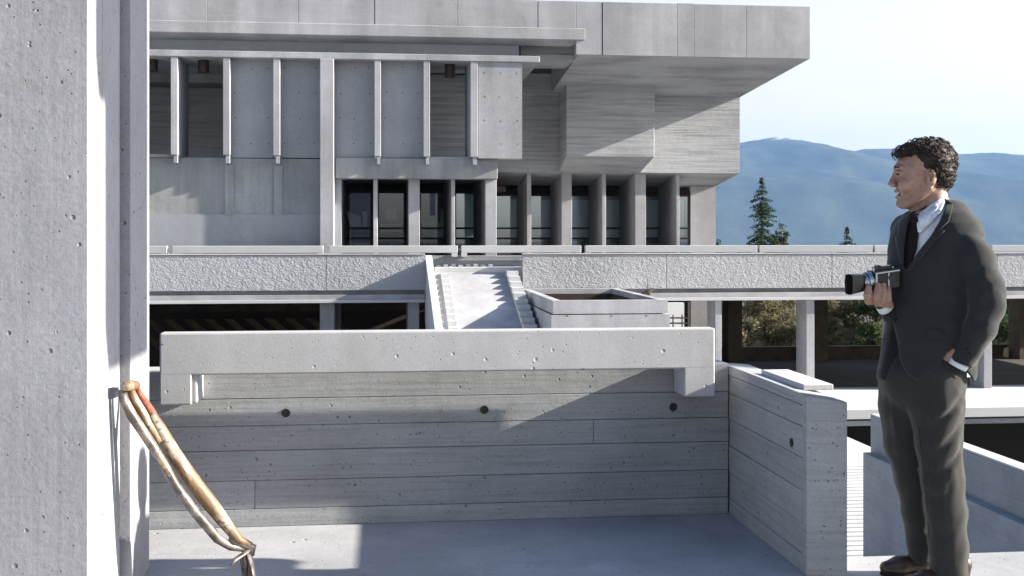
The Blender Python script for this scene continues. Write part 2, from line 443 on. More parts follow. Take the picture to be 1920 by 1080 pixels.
for a, b in [(431,512),(525,600),(628,702),(714,794)]:
    tied_panel(a, b, GD+0.5, 100, 296, M['smooth'])
tied_panel(897, 979, GD+0.04, 112, 297, M['roof'], 0.5)
MB().box(X(334,GD+.5), X(338,GD+.5), GD+0.56, GD+2.2, zf, zgb).build('wing_wall', M['smooth'], lib)
MB().box(X(878,GD+.5), X(882,GD+.5)-0.01, GD+0.56, GD+2.2, zf, zgb).build('wing_wall', M['smooth'], lib)
# open bays: rough wall set deep behind, soffit over them
MB().box(X(-420,46), X(430,46), 46, 46.4, Z(380,300,46), Z(380,165,46)).build('bay_wall', M['wood'], lib)
MB().box(X(-420,46), X(430,46), 44.5, 46.4, Z(380,164,46), zgb).build('bay_soffit', M['stained'], lib)
MB().box(X(796,43.6), X(884,43.6), 43.6, 44.0, Z(850,312,43.6), Z(850,135,43.6)).build('bay_wall', M['wood'], lib)
MB().box(X(796,43.6), X(884,43.6), 43.2, 44.0, Z(850,134,43.6), zgb).build('bay_soffit', M['stained'], lib)
MB().box(X(794,GD), X(884,GD), GD+0.5, GD+1.6, zf-0.05, zf+0.05).build('bay_sill', M['white'], lib)
MB().box(X(-420,GD), X(334,GD), GD+0.3, GD+1.5, zf-0.05, zf+0.06).build('bay_sill', M['stained'], lib)
# pier and the wall under the gallery
MB().box(X(600,GD), X(626,GD), GD-0.1, GD+3.2, GZ-1, zgb-0.002).build('pier', M['roof'], lib, bevel=0.02)
WL = GD+0.45
MB().box(X(-420,WL), X(600,WL), WL, WL+0.5, Z(440,402,WL), zf-0.06).build('upper_wall', M['stained'], lib)
MB().box(X(-420,WL), X(600,WL), WL-0.03, WL+0.5, -0.5, Z(440,402,WL)-.001).build('lower_wall', M['smooth'], lib)
MB().box(X(514,WL), X(530,WL), WL-0.05, WL+0.2, Z(520,404,WL), zf-0.3).build('wall_rib', M['stained'], lib)
MB().box(X(422,WL), X(438,WL), WL-0.05, WL+0.2, Z(430,404,WL), zf-0.3).build('wall_rib', M['stained'], lib)
zbt, zbb = Z(780,297,GD+.3), Z(780,335,GD+.3)
MB().box(X(-420,WL), X(600,WL), WL+0.51, 45.9, -0.5, zf+0.02).box(X(641,GD), X(933,GD), GD+1.25, 43.55, zbb+0.42, zf-0.06).build('wall_core', M['smooth'], lib)
MB().box(X(628,GD), X(933,GD+.3), GD+0.3, GD+1.2, zbb, zbt).build('spandrel_beam', M['stained'], lib, bevel=0.02)
MB().box(X(641,GD), X(933,GD), GD+0.62, 50, zbb+0.12, zbb+0.4).build('bay_ceiling', M['wood'], lib)
MB().box(X(627,GD+0.6), X(640,GD+0.6), GD+0.6, 46.5, -0.5, zbb-0.002).build('side_wall', M['smooth'], lib)
# main wall right of the gallery, box projecting from it, soffit under it
zwb = Z(1387,325,47); zw2 = Z(1343,349,50.4)
MB().box(X(933,47), X(1387,47), 47, 58, zwb, zw+1.2).build('main_wall', M['wood'], lib)
xa, xb = X(933,47), X(1387,47)
MB().add([(xa,47.01,zwb),(xb,47.01,zwb),(xb,50.6,zw2),(xa,50.6,zw2),(xa,47.01,zwb+.02),(xb,47.01,zwb+.02),(xb,50.6,zwb+.02),(xa,50.6,zwb+.02)], HEXF).build('soffit', M['wood'], lib)
bx0, bx1 = X(1062,45), X(1227,45)
zbx = Z(1140,294,45); zbx2 = Z(1130,323,47)
MB().add([(bx0,45,zbx),(bx1,45,zbx),(bx1-0.12,46.995,zbx2),(bx0,46.995,zbx2),(bx0,45,zw+0.25),(bx1,45,zw+0.25),(bx1,46.995,zw+0.25),(bx0,46.995,zw+0.25)], HEXF).build('projecting_box', M['wood'], lib, bevel=0.02)
MB().box(X(955,46.6), X(1062,46.6), 46.6, 46.99, Z(1000,176,46.6), zw+0.8).build('wall_head', M['wood'], lib)
# columns between the windows
def column(a, b, D, Db, ytop):
    MB().box(X(a,D), X(b,D), D, Db, -0.5, ytop).build('column', M['roof'], lib, bevel=0.015)
for a, b in [(700,708),(766,787),(846,853),(910,931)]: column(a, b, GD+0.75, 46.4, zbb+0.1)
for a, b in [(988,996),(1053,1072),(1129,1136),(1191,1211),(1268,1274)]: column(a, b, 47.3, 50.6, zwb-0.02)
MB().box(X(1295,50.4), X(1342,50.4), 50.4, 58, GZ-1, zw2-0.002).build('corner_block', M['roof'], lib)
# windows: frame members, glass, what shows behind it
def window(a, b, D, ztop, zbot, screen):
    x0, x1 = X(a,D), X(b,D)
    fw = MB().box(x1-0.16, x1, D-0.04, D+0.06, zbot, ztop).box(x0, x0+0.05, D-0.04, D+0.06, zbot, ztop).box(x0+.05, x1-.16, D-0.04, D+0.06, ztop-0.10, ztop).box(x0+.05, x1-.16, D-0.04, D+0.06, zbot, zbot+.1).build('window_frame', M['bronze'], lib)
    for y in (428, 447):
        z = Z((a+b)/2, y, D)
        MB().box(x0+.05, x1-.16, D-0.05, D+0.05, z-0.04, z+0.04).build('rail', M['bronze'], fw)
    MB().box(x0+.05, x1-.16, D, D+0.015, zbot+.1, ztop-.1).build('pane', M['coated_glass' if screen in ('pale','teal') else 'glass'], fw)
    zr = Z((a+b)/2, 447, D)
    if screen == 'pale':
        MB().box(x0, x1-0.30, D+0.12, D+0.16, zr, ztop-0.25).build('blind', M['blind'], fw)
        MB().box(x0, x1-0.30, D+0.10, D+0.20, ztop-0.25, ztop-0.02).build('blind_head', M['smooth'], fw)
    elif screen == 'teal':
        MB().box(x0, x1-0.1, D+0.7, D+0.75, zr, ztop-0.1).build('blind', M['teal_screen'], fw)
    elif screen == 'torn':
        MB().prism([(x0,zr),(x1-.25,zr),(x1-.25,ztop-0.75),(x0+0.9,ztop-0.72),(x0+0.85,ztop-1.25),(x0+0.1,ztop-1.15),(x0+.25,ztop-2.2)], 'y', D+0.7, D+0.74).build('blind', M['teal_screen'], fw)
    elif screen == 'sheet':
        zt_ = Z((a+b)/2, 394, D); zm = Z((a+b)/2, 425, D)
        MB().prism([(x0+.3,zm),(x0+.75,zm),(x0+.72,zt_-.25),(x0+.15,zt_)], 'y', D+0.9, D+0.93).box(x0+.8, x1-.3, D+.9, D+.93, zm, zt_-.05).build('paper_sheet', M['blind'], fw)
    elif screen == 'card':
        zt_ = Z((a+b)/2, 390, D); zm = Z((a+b)/2, 412, D)
        MB().box(x0+.35, x1-.55, D+.9, D+.93, zm, zt_).box(x0+.55, x1-.8, D+.9, D+.93, zm-.45, zm).box(x0+.1, x1-.3, D+.95, D+.98, zm-.5, zm-.15).build('paper_sheet', M['blind'], fw)
zlt = Z(780,358,46.3); zlb = GZ+2.5
for a, b, s in [(641,702,'sheet'),(708,769,'card'),(787,848,'torn'),(853,913,'teal')]: window(a, b, 46.3, zlt, zlb, s)
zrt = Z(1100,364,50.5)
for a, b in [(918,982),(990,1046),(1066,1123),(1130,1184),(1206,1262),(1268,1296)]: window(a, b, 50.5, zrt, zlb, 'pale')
# rooms behind: dark side and back walls, floor, ceiling
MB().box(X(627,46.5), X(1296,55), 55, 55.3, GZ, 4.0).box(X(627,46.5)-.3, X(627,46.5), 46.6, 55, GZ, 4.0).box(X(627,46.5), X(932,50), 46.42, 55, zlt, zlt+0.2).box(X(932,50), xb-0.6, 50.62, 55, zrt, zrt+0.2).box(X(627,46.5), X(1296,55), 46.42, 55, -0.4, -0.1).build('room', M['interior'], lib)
# hanging lamps in the bays: cylinders under the gallery beam
def lamp(px0, px1, y0, y1, D, label):
    cx = (X(px0,D)+X(px1,D))/2; r = (X(px1,D)-X(px0,D))/2
    t = thing('hanging_lamp', label, 'lamp', (cx, D, Z(px0,y0,D)), 'dark cylinder lamps hanging in the open bays')
    mb = MB().tube([(cx,D,Z(px0,y1,D)),(cx,D,Z(px0,y0,D))], r, 20); mb.build('lamp_shade', M['bronze'], t, smooth=False)
    MB().tube([(cx,D,Z(px0,y0,D)),(cx,D,zgb-0.0)], 0.05, 8).build('stem', M['bronze'], t)
lamp(276,296,107,133,GD+0.8,'dark cylinder lamp half hidden by the near pillar, leftmost of the three')
lamp(371,392,110,136,GD+0.8,'dark cylinder lamp hanging in the open bay between the two leftmost fins')
lamp(834,853,119,145,GD+0.8,'dark cylinder lamp hanging in the open bay right of centre, nearest the solid panel')

# ================================================================== WALKWAY / TERRACE EDGE
WK = 38.0
walk = thing('raised_walkway', 'long raised concrete walkway with rough bush-hammered parapet on slab columns across the plaza', 'walkway', (0, WK, GZ))
ztp, zfb = Z(960,477,WK), Z(960,543,WK)
def parapet_run(cuts):
    for a, b in zip(cuts, cuts[1:]):
        x0, x1 = X(a,WK)+0.008, X(b,WK)-0.008
        # rough face: subdivided sheet pushed in and out, closed by a core behind it
        p = MB().box(x0, x1, WK+0.03, WK+0.28, zfb, ztp).build('parapet_panel', M['hammered'], walk, bevel=0.01)
        nx = max(4, int((x1-x0)/0.055)); nz = 24
        vs = []; fs = []
        for j in range(nz+1):
            for i in range(nx+1):
                e = 0 if (i in (0,nx) or j in (0,nz)) else rng.uniform(-0.006, 0.006)
                vs.append((x0+(x1-x0)*i/nx, WK+0.0+e, zfb+0.01+(ztp-zfb-0.03)*j/nz))
        for j in range(nz):
            for i in range(nx):
                k = j*(nx+1)+i; fs.append((k, k+1, k+nx+2, k+nx+1))
        link('rough_face', mesh(vs, fs, 'rough_face'), M['hammered'], p, smooth=True)
        MB().box(x0-0.004, x1+0.004, WK-0.03, WK+0.30, ztp+0.001, ztp+0.03).build('coping', M['white'], walk)
parapet_run([-330,0,250,612,797])
parapet_run([980,1250,1560,1870,2180,2500])
zr0, zl0, zl1_, zl2 = Z(960,543,WK), Z(960,551,WK), Z(960,560,WK), Z(960,566,WK)
for a, b in [(-330,797),(980,2500)]:
    MB().box(X(a,WK), X(b,WK), WK+0.2, 48, zl2, zr0-0.002).build('deck', M['stained'], walk)
    MB().box(X(a,WK), X(b,WK), WK-0.06, WK+0.19, zl2+0.002, zl1_).build('deck_lip', M['white'], walk, bevel=0.01)
    MB().box(X(a,WK), X(b,WK), WK+0.02, WK+0.19, zl1_+.002, zl0).build('deck_band', M['roof'], walk, bevel=0.01)
for a, b, dep in [(180,207,6),(600,627,6),(765,786,3)]:
    MB().box(X(a,WK+.3), X(b,WK+.3), WK+0.3, WK+0.3+dep, GZ-0.02, zl2).build('column', M['roof'], walk, bevel=0.015)
for a, b in [(1341,1353),(1512,1527),(1677,1691),(1845,1860),(2010,2024)]:
    MB().box(X(a,WK+.1), X(b,WK+.1), WK+0.1, WK+1.1, GZ-0.02, zl2).build('column', M['roof'], walk, bevel=0.015)
# back side of the undercroft: posts, low wall, dark wall on the left
for a, b in [(1366,1392),(1527,1552),(1733,1755),(1912,1936)]:
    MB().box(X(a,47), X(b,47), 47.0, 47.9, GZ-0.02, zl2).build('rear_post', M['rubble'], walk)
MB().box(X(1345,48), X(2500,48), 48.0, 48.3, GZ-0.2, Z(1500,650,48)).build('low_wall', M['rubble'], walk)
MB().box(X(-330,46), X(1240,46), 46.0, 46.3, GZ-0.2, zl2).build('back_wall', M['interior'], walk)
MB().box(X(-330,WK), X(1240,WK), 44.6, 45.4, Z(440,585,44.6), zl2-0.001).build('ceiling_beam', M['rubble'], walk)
for k in range(11):
    a = 230 + k*38
    D = 43.5
    xx = X(a,D); z1 = zl2-0.9; z0 = GZ
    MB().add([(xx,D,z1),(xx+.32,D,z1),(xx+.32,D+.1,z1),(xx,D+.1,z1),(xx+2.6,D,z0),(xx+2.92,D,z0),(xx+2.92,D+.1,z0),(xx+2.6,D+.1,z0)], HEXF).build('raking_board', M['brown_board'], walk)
# precast units along the terrace behind the walkway
UD = 39.4
zu1, zu0 = Z(960,460.5,UD), Z(960,474,UD)
ulab = {180:'pale precast unit partly hidden by the near pillar, leftmost in the far row', 323:'pale precast unit before the blank shaded wall, ending at the library pier',
 617:'pale precast unit before the four darkest windows', 865:'pale precast unit above the stair, before the middle windows', 1098:'pale precast unit running from the middle windows past the library corner',
 1424:'pale precast unit behind the small spruce trees', 1640:'pale precast unit partly hidden behind the man in the suit', 1860:'pale precast unit at the right edge of the picture'}
for a, b in [(180,313),(323,606),(617,858),(865,1090),(1098,1420),(1424,1636),(1640,1856),(1860,2100)]:
    x0, x1 = X(a,UD), X(b,UD)
    t = thing('precast_unit', ulab[a], 'parapet unit', (x0, UD, zu0), 'precast parapet units along the far terrace')
    MB().box(x0, x1, UD, UD+0.2, zu0, zu1).build('beam', M['white'], t, bevel=0.012)
    for f0, f1 in ((x0, x0+0.2), (x1-0.2, x1)):
        MB().box(f0+.001, f1-.001, UD+0.002, UD+0.35, zu0-0.13, zu0-0.002).build('foot', M['white'], t)
far_par = tag(MB().box(X(100,UD)-8, X(2300,UD), UD+0.36, UD+0.6, -0.7, zu0-0.1).build('far_parapet', M['wood'], None), 'weathered grey board-marked wall under the row of precast units, seen above the stair', 'wall')

# ================================================================== STAIR, POST, PLANTER
def ramp_z(D, off=0.0): return 0.16 - 0.30*(38.4-D) + off
sx0, sx1 = 1.58, 4.46
stair = thing('ramped_stair', 'bright white sloping ramp with narrow steps at both sides coming down from the walkway', 'stair', (3, 30, ramp_z(30)))
Dn = 25.8
MB().add([(sx0,Dn,ramp_z(Dn)-.6),(sx1,Dn,ramp_z(Dn)-.6),(sx1,38.9,ramp_z(38.9)-.6),(sx0,38.9,ramp_z(38.9)-.6),(sx0,Dn,ramp_z(Dn)),(sx1,Dn,ramp_z(Dn)),(sx1,38.4,ramp_z(38.4)),(sx0,38.4,ramp_z(38.4))], HEXF).build('ramp', M['roof'], stair)
for x0, x1, h in [(1.86,2.10,0.04),(4.02,4.40,0.11)]:
    for k in range(22):
        D = 38.2 - k*0.52
        MB().box(x0, x1, D-0.52, D-.004, ramp_z(D-0.52)-.3, ramp_z(D,h)).build('step', M['white'], stair)
MB().box(X(815,38.4), X(980,38.4), 38.42, 38.9, -1.2, Z(900,501,38.4)).build('landing_edge', M['white'], stair, bevel=0.01)
for i, a in enumerate(range(818, 930, 14)):
    MB().box(X(a,39.2), X(a+8,39.2), 39.15, 39.4, Z(900,501,38.4), Z(900,501,38.4)+0.05+0.015*(i%3)).build('block', M['white' if i % 2 else 'smooth'], stair)
sw = MB()
zt_ = Z(804,479,38); 
xw0, xw1 = X(798,38), X(811,38)
sl = 0.27
sw.add([(xw0,Dn,ramp_z(Dn)-1.2),(xw1,Dn,ramp_z(Dn)-1.2),(xw1,38.6,-1.5),(xw0,38.6,-1.5),(xw0,Dn,zt_-sl*(38-Dn)),(xw1,Dn,zt_-sl*(38-Dn)),(xw1,38.6,zt_),(xw0,38.6,zt_)], HEXF)
tag(sw.build('stair_wall', M['white'], None, bevel=0.012), 'thin white sloping wall along the left side of the ramped stair', 'wall')
pt = thing('stub_post', 'short white concrete post at the head of the stair, topped by a curved cap', 'post', (X(834,38.5),38.5,Z(834,501,38.5)))
MB().box(X(826,38.45), X(841,38.45), 38.45, 38.7, Z(834,524,38.45), Z(834,502,38.45)).build('shaft', M['white'], pt, bevel=0.02)
MB().tube([(X(843,38.5),38.52,Z(834,524,38.45)),(X(843,38.5),38.52,Z(834,500,38.45))], 0.06, 10).build('edge_roll', M['white'], pt)
# planter
PD, PB = 31.0, 37.9
px0, px1 = X(1037,PD), X(1252,PD)
pz = Z(1140,563,PD); pj = Z(1140,588,PD)
pl = thing('planter', 'big square open concrete planter box with board joint and three tie holes beside the stair', 'planter', ((px0+px1)/2, PD, GZ-0.17))
def box_ring(x0,x1,y0,y1,z0,z1,t):
    return MB().box(x0,x1,y0,y0+t,z0,z1).box(x0,x1,y1-t,y1,z0,z1).box(x0,x0+t,y0+t,y1-t,z0,z1).box(x1-t,x1,y0+t,y1-t,z0,z1)
box_ring(px0, px1, PD, PB, pj, pz, 0.22).build('upper_course', M['roof'], pl)
box_ring(px0-0.05, px1+0.05, PD-0.05, PB, GZ-0.2, pj-0.03, 0.25).build('lower_course', M['roof'], pl)
MB().box(px0+.25, px1-.25, PD+.25, PB-.25, GZ, GZ+0.5).build('soil', M['soil'], pl)
box_ring(px0+.23, px1-.23, PD+.23, PB-.23, GZ+.5, pz-0.16, 0.03).build('lining', M['soil'], pl)  # dark sheets added inside the walls to keep the planter interior dark
for a in (1063,1146,1211):
    cx = X(a,PD); cz = Z(a,592,PD)
    MB().prism([(cx+0.02*math.cos(k*math.pi/4), cz+0.02*math.sin(k*math.pi/4)) for k in range(8)], 'y', PD-0.056, PD).build('tie_hole', M['bronze'], pl)
MB().box(X(1256,36), X(1292,36), 36.6, 36.9, GZ, Z(1270,568,36.6)).build('low_white_wall', M['white'], None)
tag(bpy.data.objects['low_white_wall'], 'bright white wall piece under the walkway, right of the planter', 'wall')
rl = thing('frame_rail', 'small dark metal rail frame standing before the white wall right of the planter', 'rail', (X(1275,35),35,GZ))
for z in (596,606):
    MB().tube([(X(1256,35),35,Z(1270,z,35)),(X(1292,35),35,Z(1270,z,35))], 0.025, 8).build('rail', M['bronze'], rl)
for a in (1262,1279,1291):
    MB().tube([(X(a,35),35,GZ-.1),(X(a,35),35,Z(1270,590 if a!=1291 else 566,35))], 0.025, 8).build('post', M['bronze'], rl)
tw = MB().tube([Vector(W(1208,552,37.6)),Vector(W(1216,546,37.6)),Vector(W(1214,532,37.6)),Vector(W(1213,521,37.6))], [0.03,0.02,0.015,0.008], 6)
tw.tube([Vector(W(1198,556,37.6)),Vector(W(1216,548,37.6)),Vector(W(1225,541,37.6))],[0.07,0.09,0.03],7).tube([Vector(W(1204,553,37.6)),Vector(W(1219,551,37.6))],[0.08,0.05],6)
tag(tw.build('broken_branch', M['rubble'], None), 'dark broken branch lying at the right rim of the planter', 'branch')

# ================================================================== LOWER PLAZA STEPS, PIT WALL, COPING
ribs = thing('ribbed_steps', 'flight of shallow white steps seen as thin stripes between parapet end and dark wall', 'steps', (7.2, 18.6, GZ-0.17))
N = 26
for k in range(N):
    D = 18.6 + k*0.30
    MB().box(6.2, 12.0, D, D+0.17, GZ-0.168, GZ-0.168+0.075).build('step', M['white'], ribs, bevel=0.01, bevseg=1)
pw = thing('retaining_wall', 'long shaded retaining wall with white coping and a stepped lower ledge beside the dark pit', 'wall', (7.8, 18.5, GZ-0.17))
zwt = Z(1632,779,18.6); zwl = Z(1620,848,18.5)
MB().box(RW1, RW1+.22, 5.4, 18.6, GZ-6, zwt).build('upper_course', M['board'], pw, bevel=0.01)
MB().box(RW1-.002, RW1+.25, 5.4, 18.602, zwt+.002, zwt+0.03).build('coping', M['white'], pw, bevel=0.01)
MB().box(RW0, RW1-.002, 5.4, 18.5, GZ-0.55, zwl).build('lower_ledge', M['board'], pw, bevel=0.01)
MB().box(12.65, 60, 33.9, 34.25, GZ-0.30, GZ+0.005).build('pit_coping', M['white'], None, bevel=0.015)
tag(bpy.data.objects['pit_coping'], 'long pale coping beam along the far edge of the dark pit', 'coping')
MB().box(12.65, 60, 33.99, 34.25, GZ-0.52, GZ-0.36).build('pit_beam', M['roof'], None, bevel=0.015)
tag(bpy.data.objects['pit_beam'], 'thin grey beam tucked directly below the coping of the dark pit', 'beam')
MB().box(7.0, 60, 5.3, 52, -9.05, -8.9).build('pit_floor', M['asphalt'], None, kind='structure')

MB().box(9.0, 60, 44, 44.4, -8.9, GZ-0.25).box(RW1+.3, 12.6, 33.99, 34.2, -8.9, GZ-.56).build('basement_wall', M['asphalt'], None, kind='structure')
# ================================================================== NEAR: PILLAR, COURT WALLS, PRECAST BEAM
PX1 = X(222,4.60)
PX2 = X(262,4.82)
pil = thing('concrete_pillar', 'tall rough concrete pillar filling the left edge, its right side white in the sun', 'pillar', (-1.6, 4.4, 0))
MB().box(-2.6, PX1, 4.14, 4.345, 0.0, 7).build('front_face', M['pillar'], pil, bevel=0.004)
MB().box(-2.6, PX1-0.006, 4.346, 4.354, 0.0, 7).build('joint', M['pillar'], pil)
MB().box(-2.6, PX1-0.001, 4.355, 4.63, 0.0, 7).build('side_strip', M['pillar'], pil, bevel=0.004)
gp = MB()
for i, (a, b, d) in enumerate([(PX1+(PX2-PX1)*i/4+.0003, PX1+(PX2-PX1)*(i+1)/4-.0003, d_) for i, d_ in enumerate((4.70,4.685,4.675,4.665))]):
    gp.box(a, b, d, 4.9, 0.0, 7)
gp.build('groove', M['board'], pil)
MB().box(-2.6, PX2, 4.655, X(280,1.0) and PX2/X(280,1.0), 0.0, 7).build('rear_strip', M['pillar'], pil, bevel=0.004)

def courses(zs, x0, x1, y0, y1, axis, parent, splits, rnd):
    """one casting board imprint per course, each a piece with its own face, a fine gap between them"""
    for i, (zh, zl) in enumerate(zip(zs, zs[1:])):
        cuts = [x0 if axis == 'y' else y0] + splits.get(i, []) + [x1 if axis == 'y' else y1]
        for a, b in zip(cuts, cuts[1:]):
            e = rnd.uniform(-0.0035, 0.0035)
            tl = rnd.uniform(-0.002, 0.002)
            g_ = 0.0013
            if axis == 'y':   # face towards the camera at y0
                v = [(a+.001,y0+e+tl,zl+g_),(b-.001,y0+e-tl,zl+g_),(b-.001,y1,zl+g_),(a+.001,y1,zl+g_),(a+.001,y0+e+.002,zh-g_),(b-.001,y0+e-.002,zh-g_),(b-.001,y1,zh-g_),(a+.001,y1,zh-g_)]
            else:             # face towards -x at x0
                v = [(x0+e+tl,a+.001,zl+g_),(x1,a+.001,zl+g_),(x1,b-.001,zl+g_),(x0+e-tl,b-.001,zl+g_),(x0+e,a+.001,zh-g_),(x1,a+.001,zh-g_),(x1,b-.001,zh-g_),(x0+e+.001,b-.001,zh-g_)]
            MB().add(v, HEXF).build('board_course', M['board'], parent, bevel=0.0018, bevseg=1)
wall = thing('court_wall', 'low board-marked concrete wall at the back of the sunken court, behind the precast beam', 'wall', (0.3, WD, 0))
MB().box(-2.4, PI0-.005, WD+0.013, WD+0.155, 0.0, 0.738).build('core', M['board'], wall)
rr = random.Random(3)
courses([Z(820,y,WD) for y in (690,742,792,838,893,946)]+[0.0], -2.4, PI0-.002, WD, WD+0.012, 'y', wall,
        {2:[X(1113,WD)],4:[-0.62]}, rr)
MB().box(-2.4, PI0-.005, WD+0.0125, WD+0.158, Z(820,690,WD)-.004, Z(820,690,WD)+.006).build('wall_top', M['precast'], wall, bevel=0.004)
def hole(cx, cz, D, r, parent, axis='y'):
    # funnel left by a form tie: ring, sloping wall, dark bottom
    n = 14; vs = []; fs = []
    for rad, dep in ((r*1.25,-0.0045),(r,-0.0052),(r*0.9,-0.0040)):
        for k in range(n):
            a = 2*math.pi*k/n
            vs.append((cx+rad*math.cos(a), D+dep, cz+rad*math.sin(a)) if axis == 'y' else (D+dep, cx+rad*math.cos(a), cz+rad*math.sin(a)))
    for q in range(2):
        for k in range(n): fs.append((q*n+k, q*n+(k+1)%n, (q+1)*n+(k+1)%n, (q+1)*n+k))
    fs.append(tuple(range(2*n, 3*n)))
    link('tie_hole', mesh(vs, fs, 'tie_hole'), M['hole'], parent)
M['hole'] = simple('dark_tie_hole', (0.025,0.022,0.018), 0.9, var=0.4)
for px, py in [(536,774),(908,768),(1262,763)]:
    hole(X(px,WD), Z(px,py,WD), WD, 0.017, wall)
par = thing('court_parapet', 'board-marked concrete parapet on the right of the court, its narrow end towards the viewer', 'wall', (1.8, 5.2, 0))
MB().box(PI0+0.013, PO1, PE+.06, WD+.16, 0.0, 0.70).build('core', M['board'], par)
courses([0.700,0.61,0.48,0.345,0.21,0.08,0.0], PI0, PI0+0.012, PE+.052, WD-0.002, 'x', par, {2:[5.25]}, rr)
MB().add([(PI0,PE+.052,.701),(PO1,PE+.052,.701),(PO1,WD+.16,.701),(PI0,WD+.16,.701),(PI0,PE+.052,.748),(PO1,PE+.052,.722),(PO1,WD+.16,.735),(PI0,WD+.16,.748)], HEXF).build('parapet_top', M['board'], par, bevel=0.004)
MB().add([(PI0-0.002,PE,0),(PO1+.004,PE-.03,0),(PO1+.004,PE+.05,0),(PI0-0.002,PE+.05,0),(PI0-0.002,PE,.748),(PO1+.004,PE-.03,.722),(PO1+.004,PE+.05,.722),(PI0-0.002,PE+.05,.748)], HEXF).build('end_face', M['board'], par, bevel=0.005)
hole(X(1485,1) and PI0/X(1485,1), Z(1485,830,PI0/X(1485,1)), PI0, 0.016, par, 'x')
sl_ = MB().box(PO1-.09, PO1+.045, 4.80, 5.36, 0.737, 0.763).build('loose_slab', M['white'], None, bevel=0.004)
tag(sl_, 'narrow white slab lying on top of the court parapet', 'slab')
bm_ = thing('precast_beam', 'smooth pale precast beam with a foot at each end hung on the court wall', 'beam', (0.2, 5.6, 0.745))
BD = WD-0.215
b0, b1 = X(299,BD), X(1341,BD)
zbt_ = Z(800,620,BD); zbb_ = Z(800,698,BD)
MB().box(b0, b1, BD, BD+0.085, zbb_, zbt_).build('beam', M['precast'], bm_, bevel=0.008)
fz = Z(820,752,BD)
MB().box(b0, X(374,BD)-0.035, BD+0.0005, BD+0.207, fz, zbb_+0.03).box(X(374,BD)-0.034, X(374,BD)-0.012, BD+0.012, BD+0.207, fz+.006, zbb_+0.02).build('foot', M['precast'], bm_, bevel=0.007)
MB().box(X(1283,BD), b1-.0005, BD+0.0005, BD+0.207, fz+0.0, zbb_+0.03).build('foot', M['precast'], bm_, bevel=0.007)
# unseen blocks added right of the view to shade the pillar's upper side
ov = thing('overhead_beam', 'concrete beam over the neighbouring bay to the right of the terrace', 'beam', (3.7, 4.0, 2.9))
MB().box(3.5, 3.9, 3.80, 4.34, 2.88, 9.0).build('lower_beam', M['roof'], ov)
MB().box(3.5, 3.9, 3.655, 3.798, 3.88, 9.0).build('upper_beam', M['roof'], ov)
MB().box(3.5, 16.5, 3.7, 4.5, 9.01, 9.4).build('roof_beam', M['roof'], ov)
MB().box(16.0, 16.5, 3.8, 4.4, -9.0, 9.0).build('column', M['roof'], ov)  # added post carrying the shadow-casting blocks

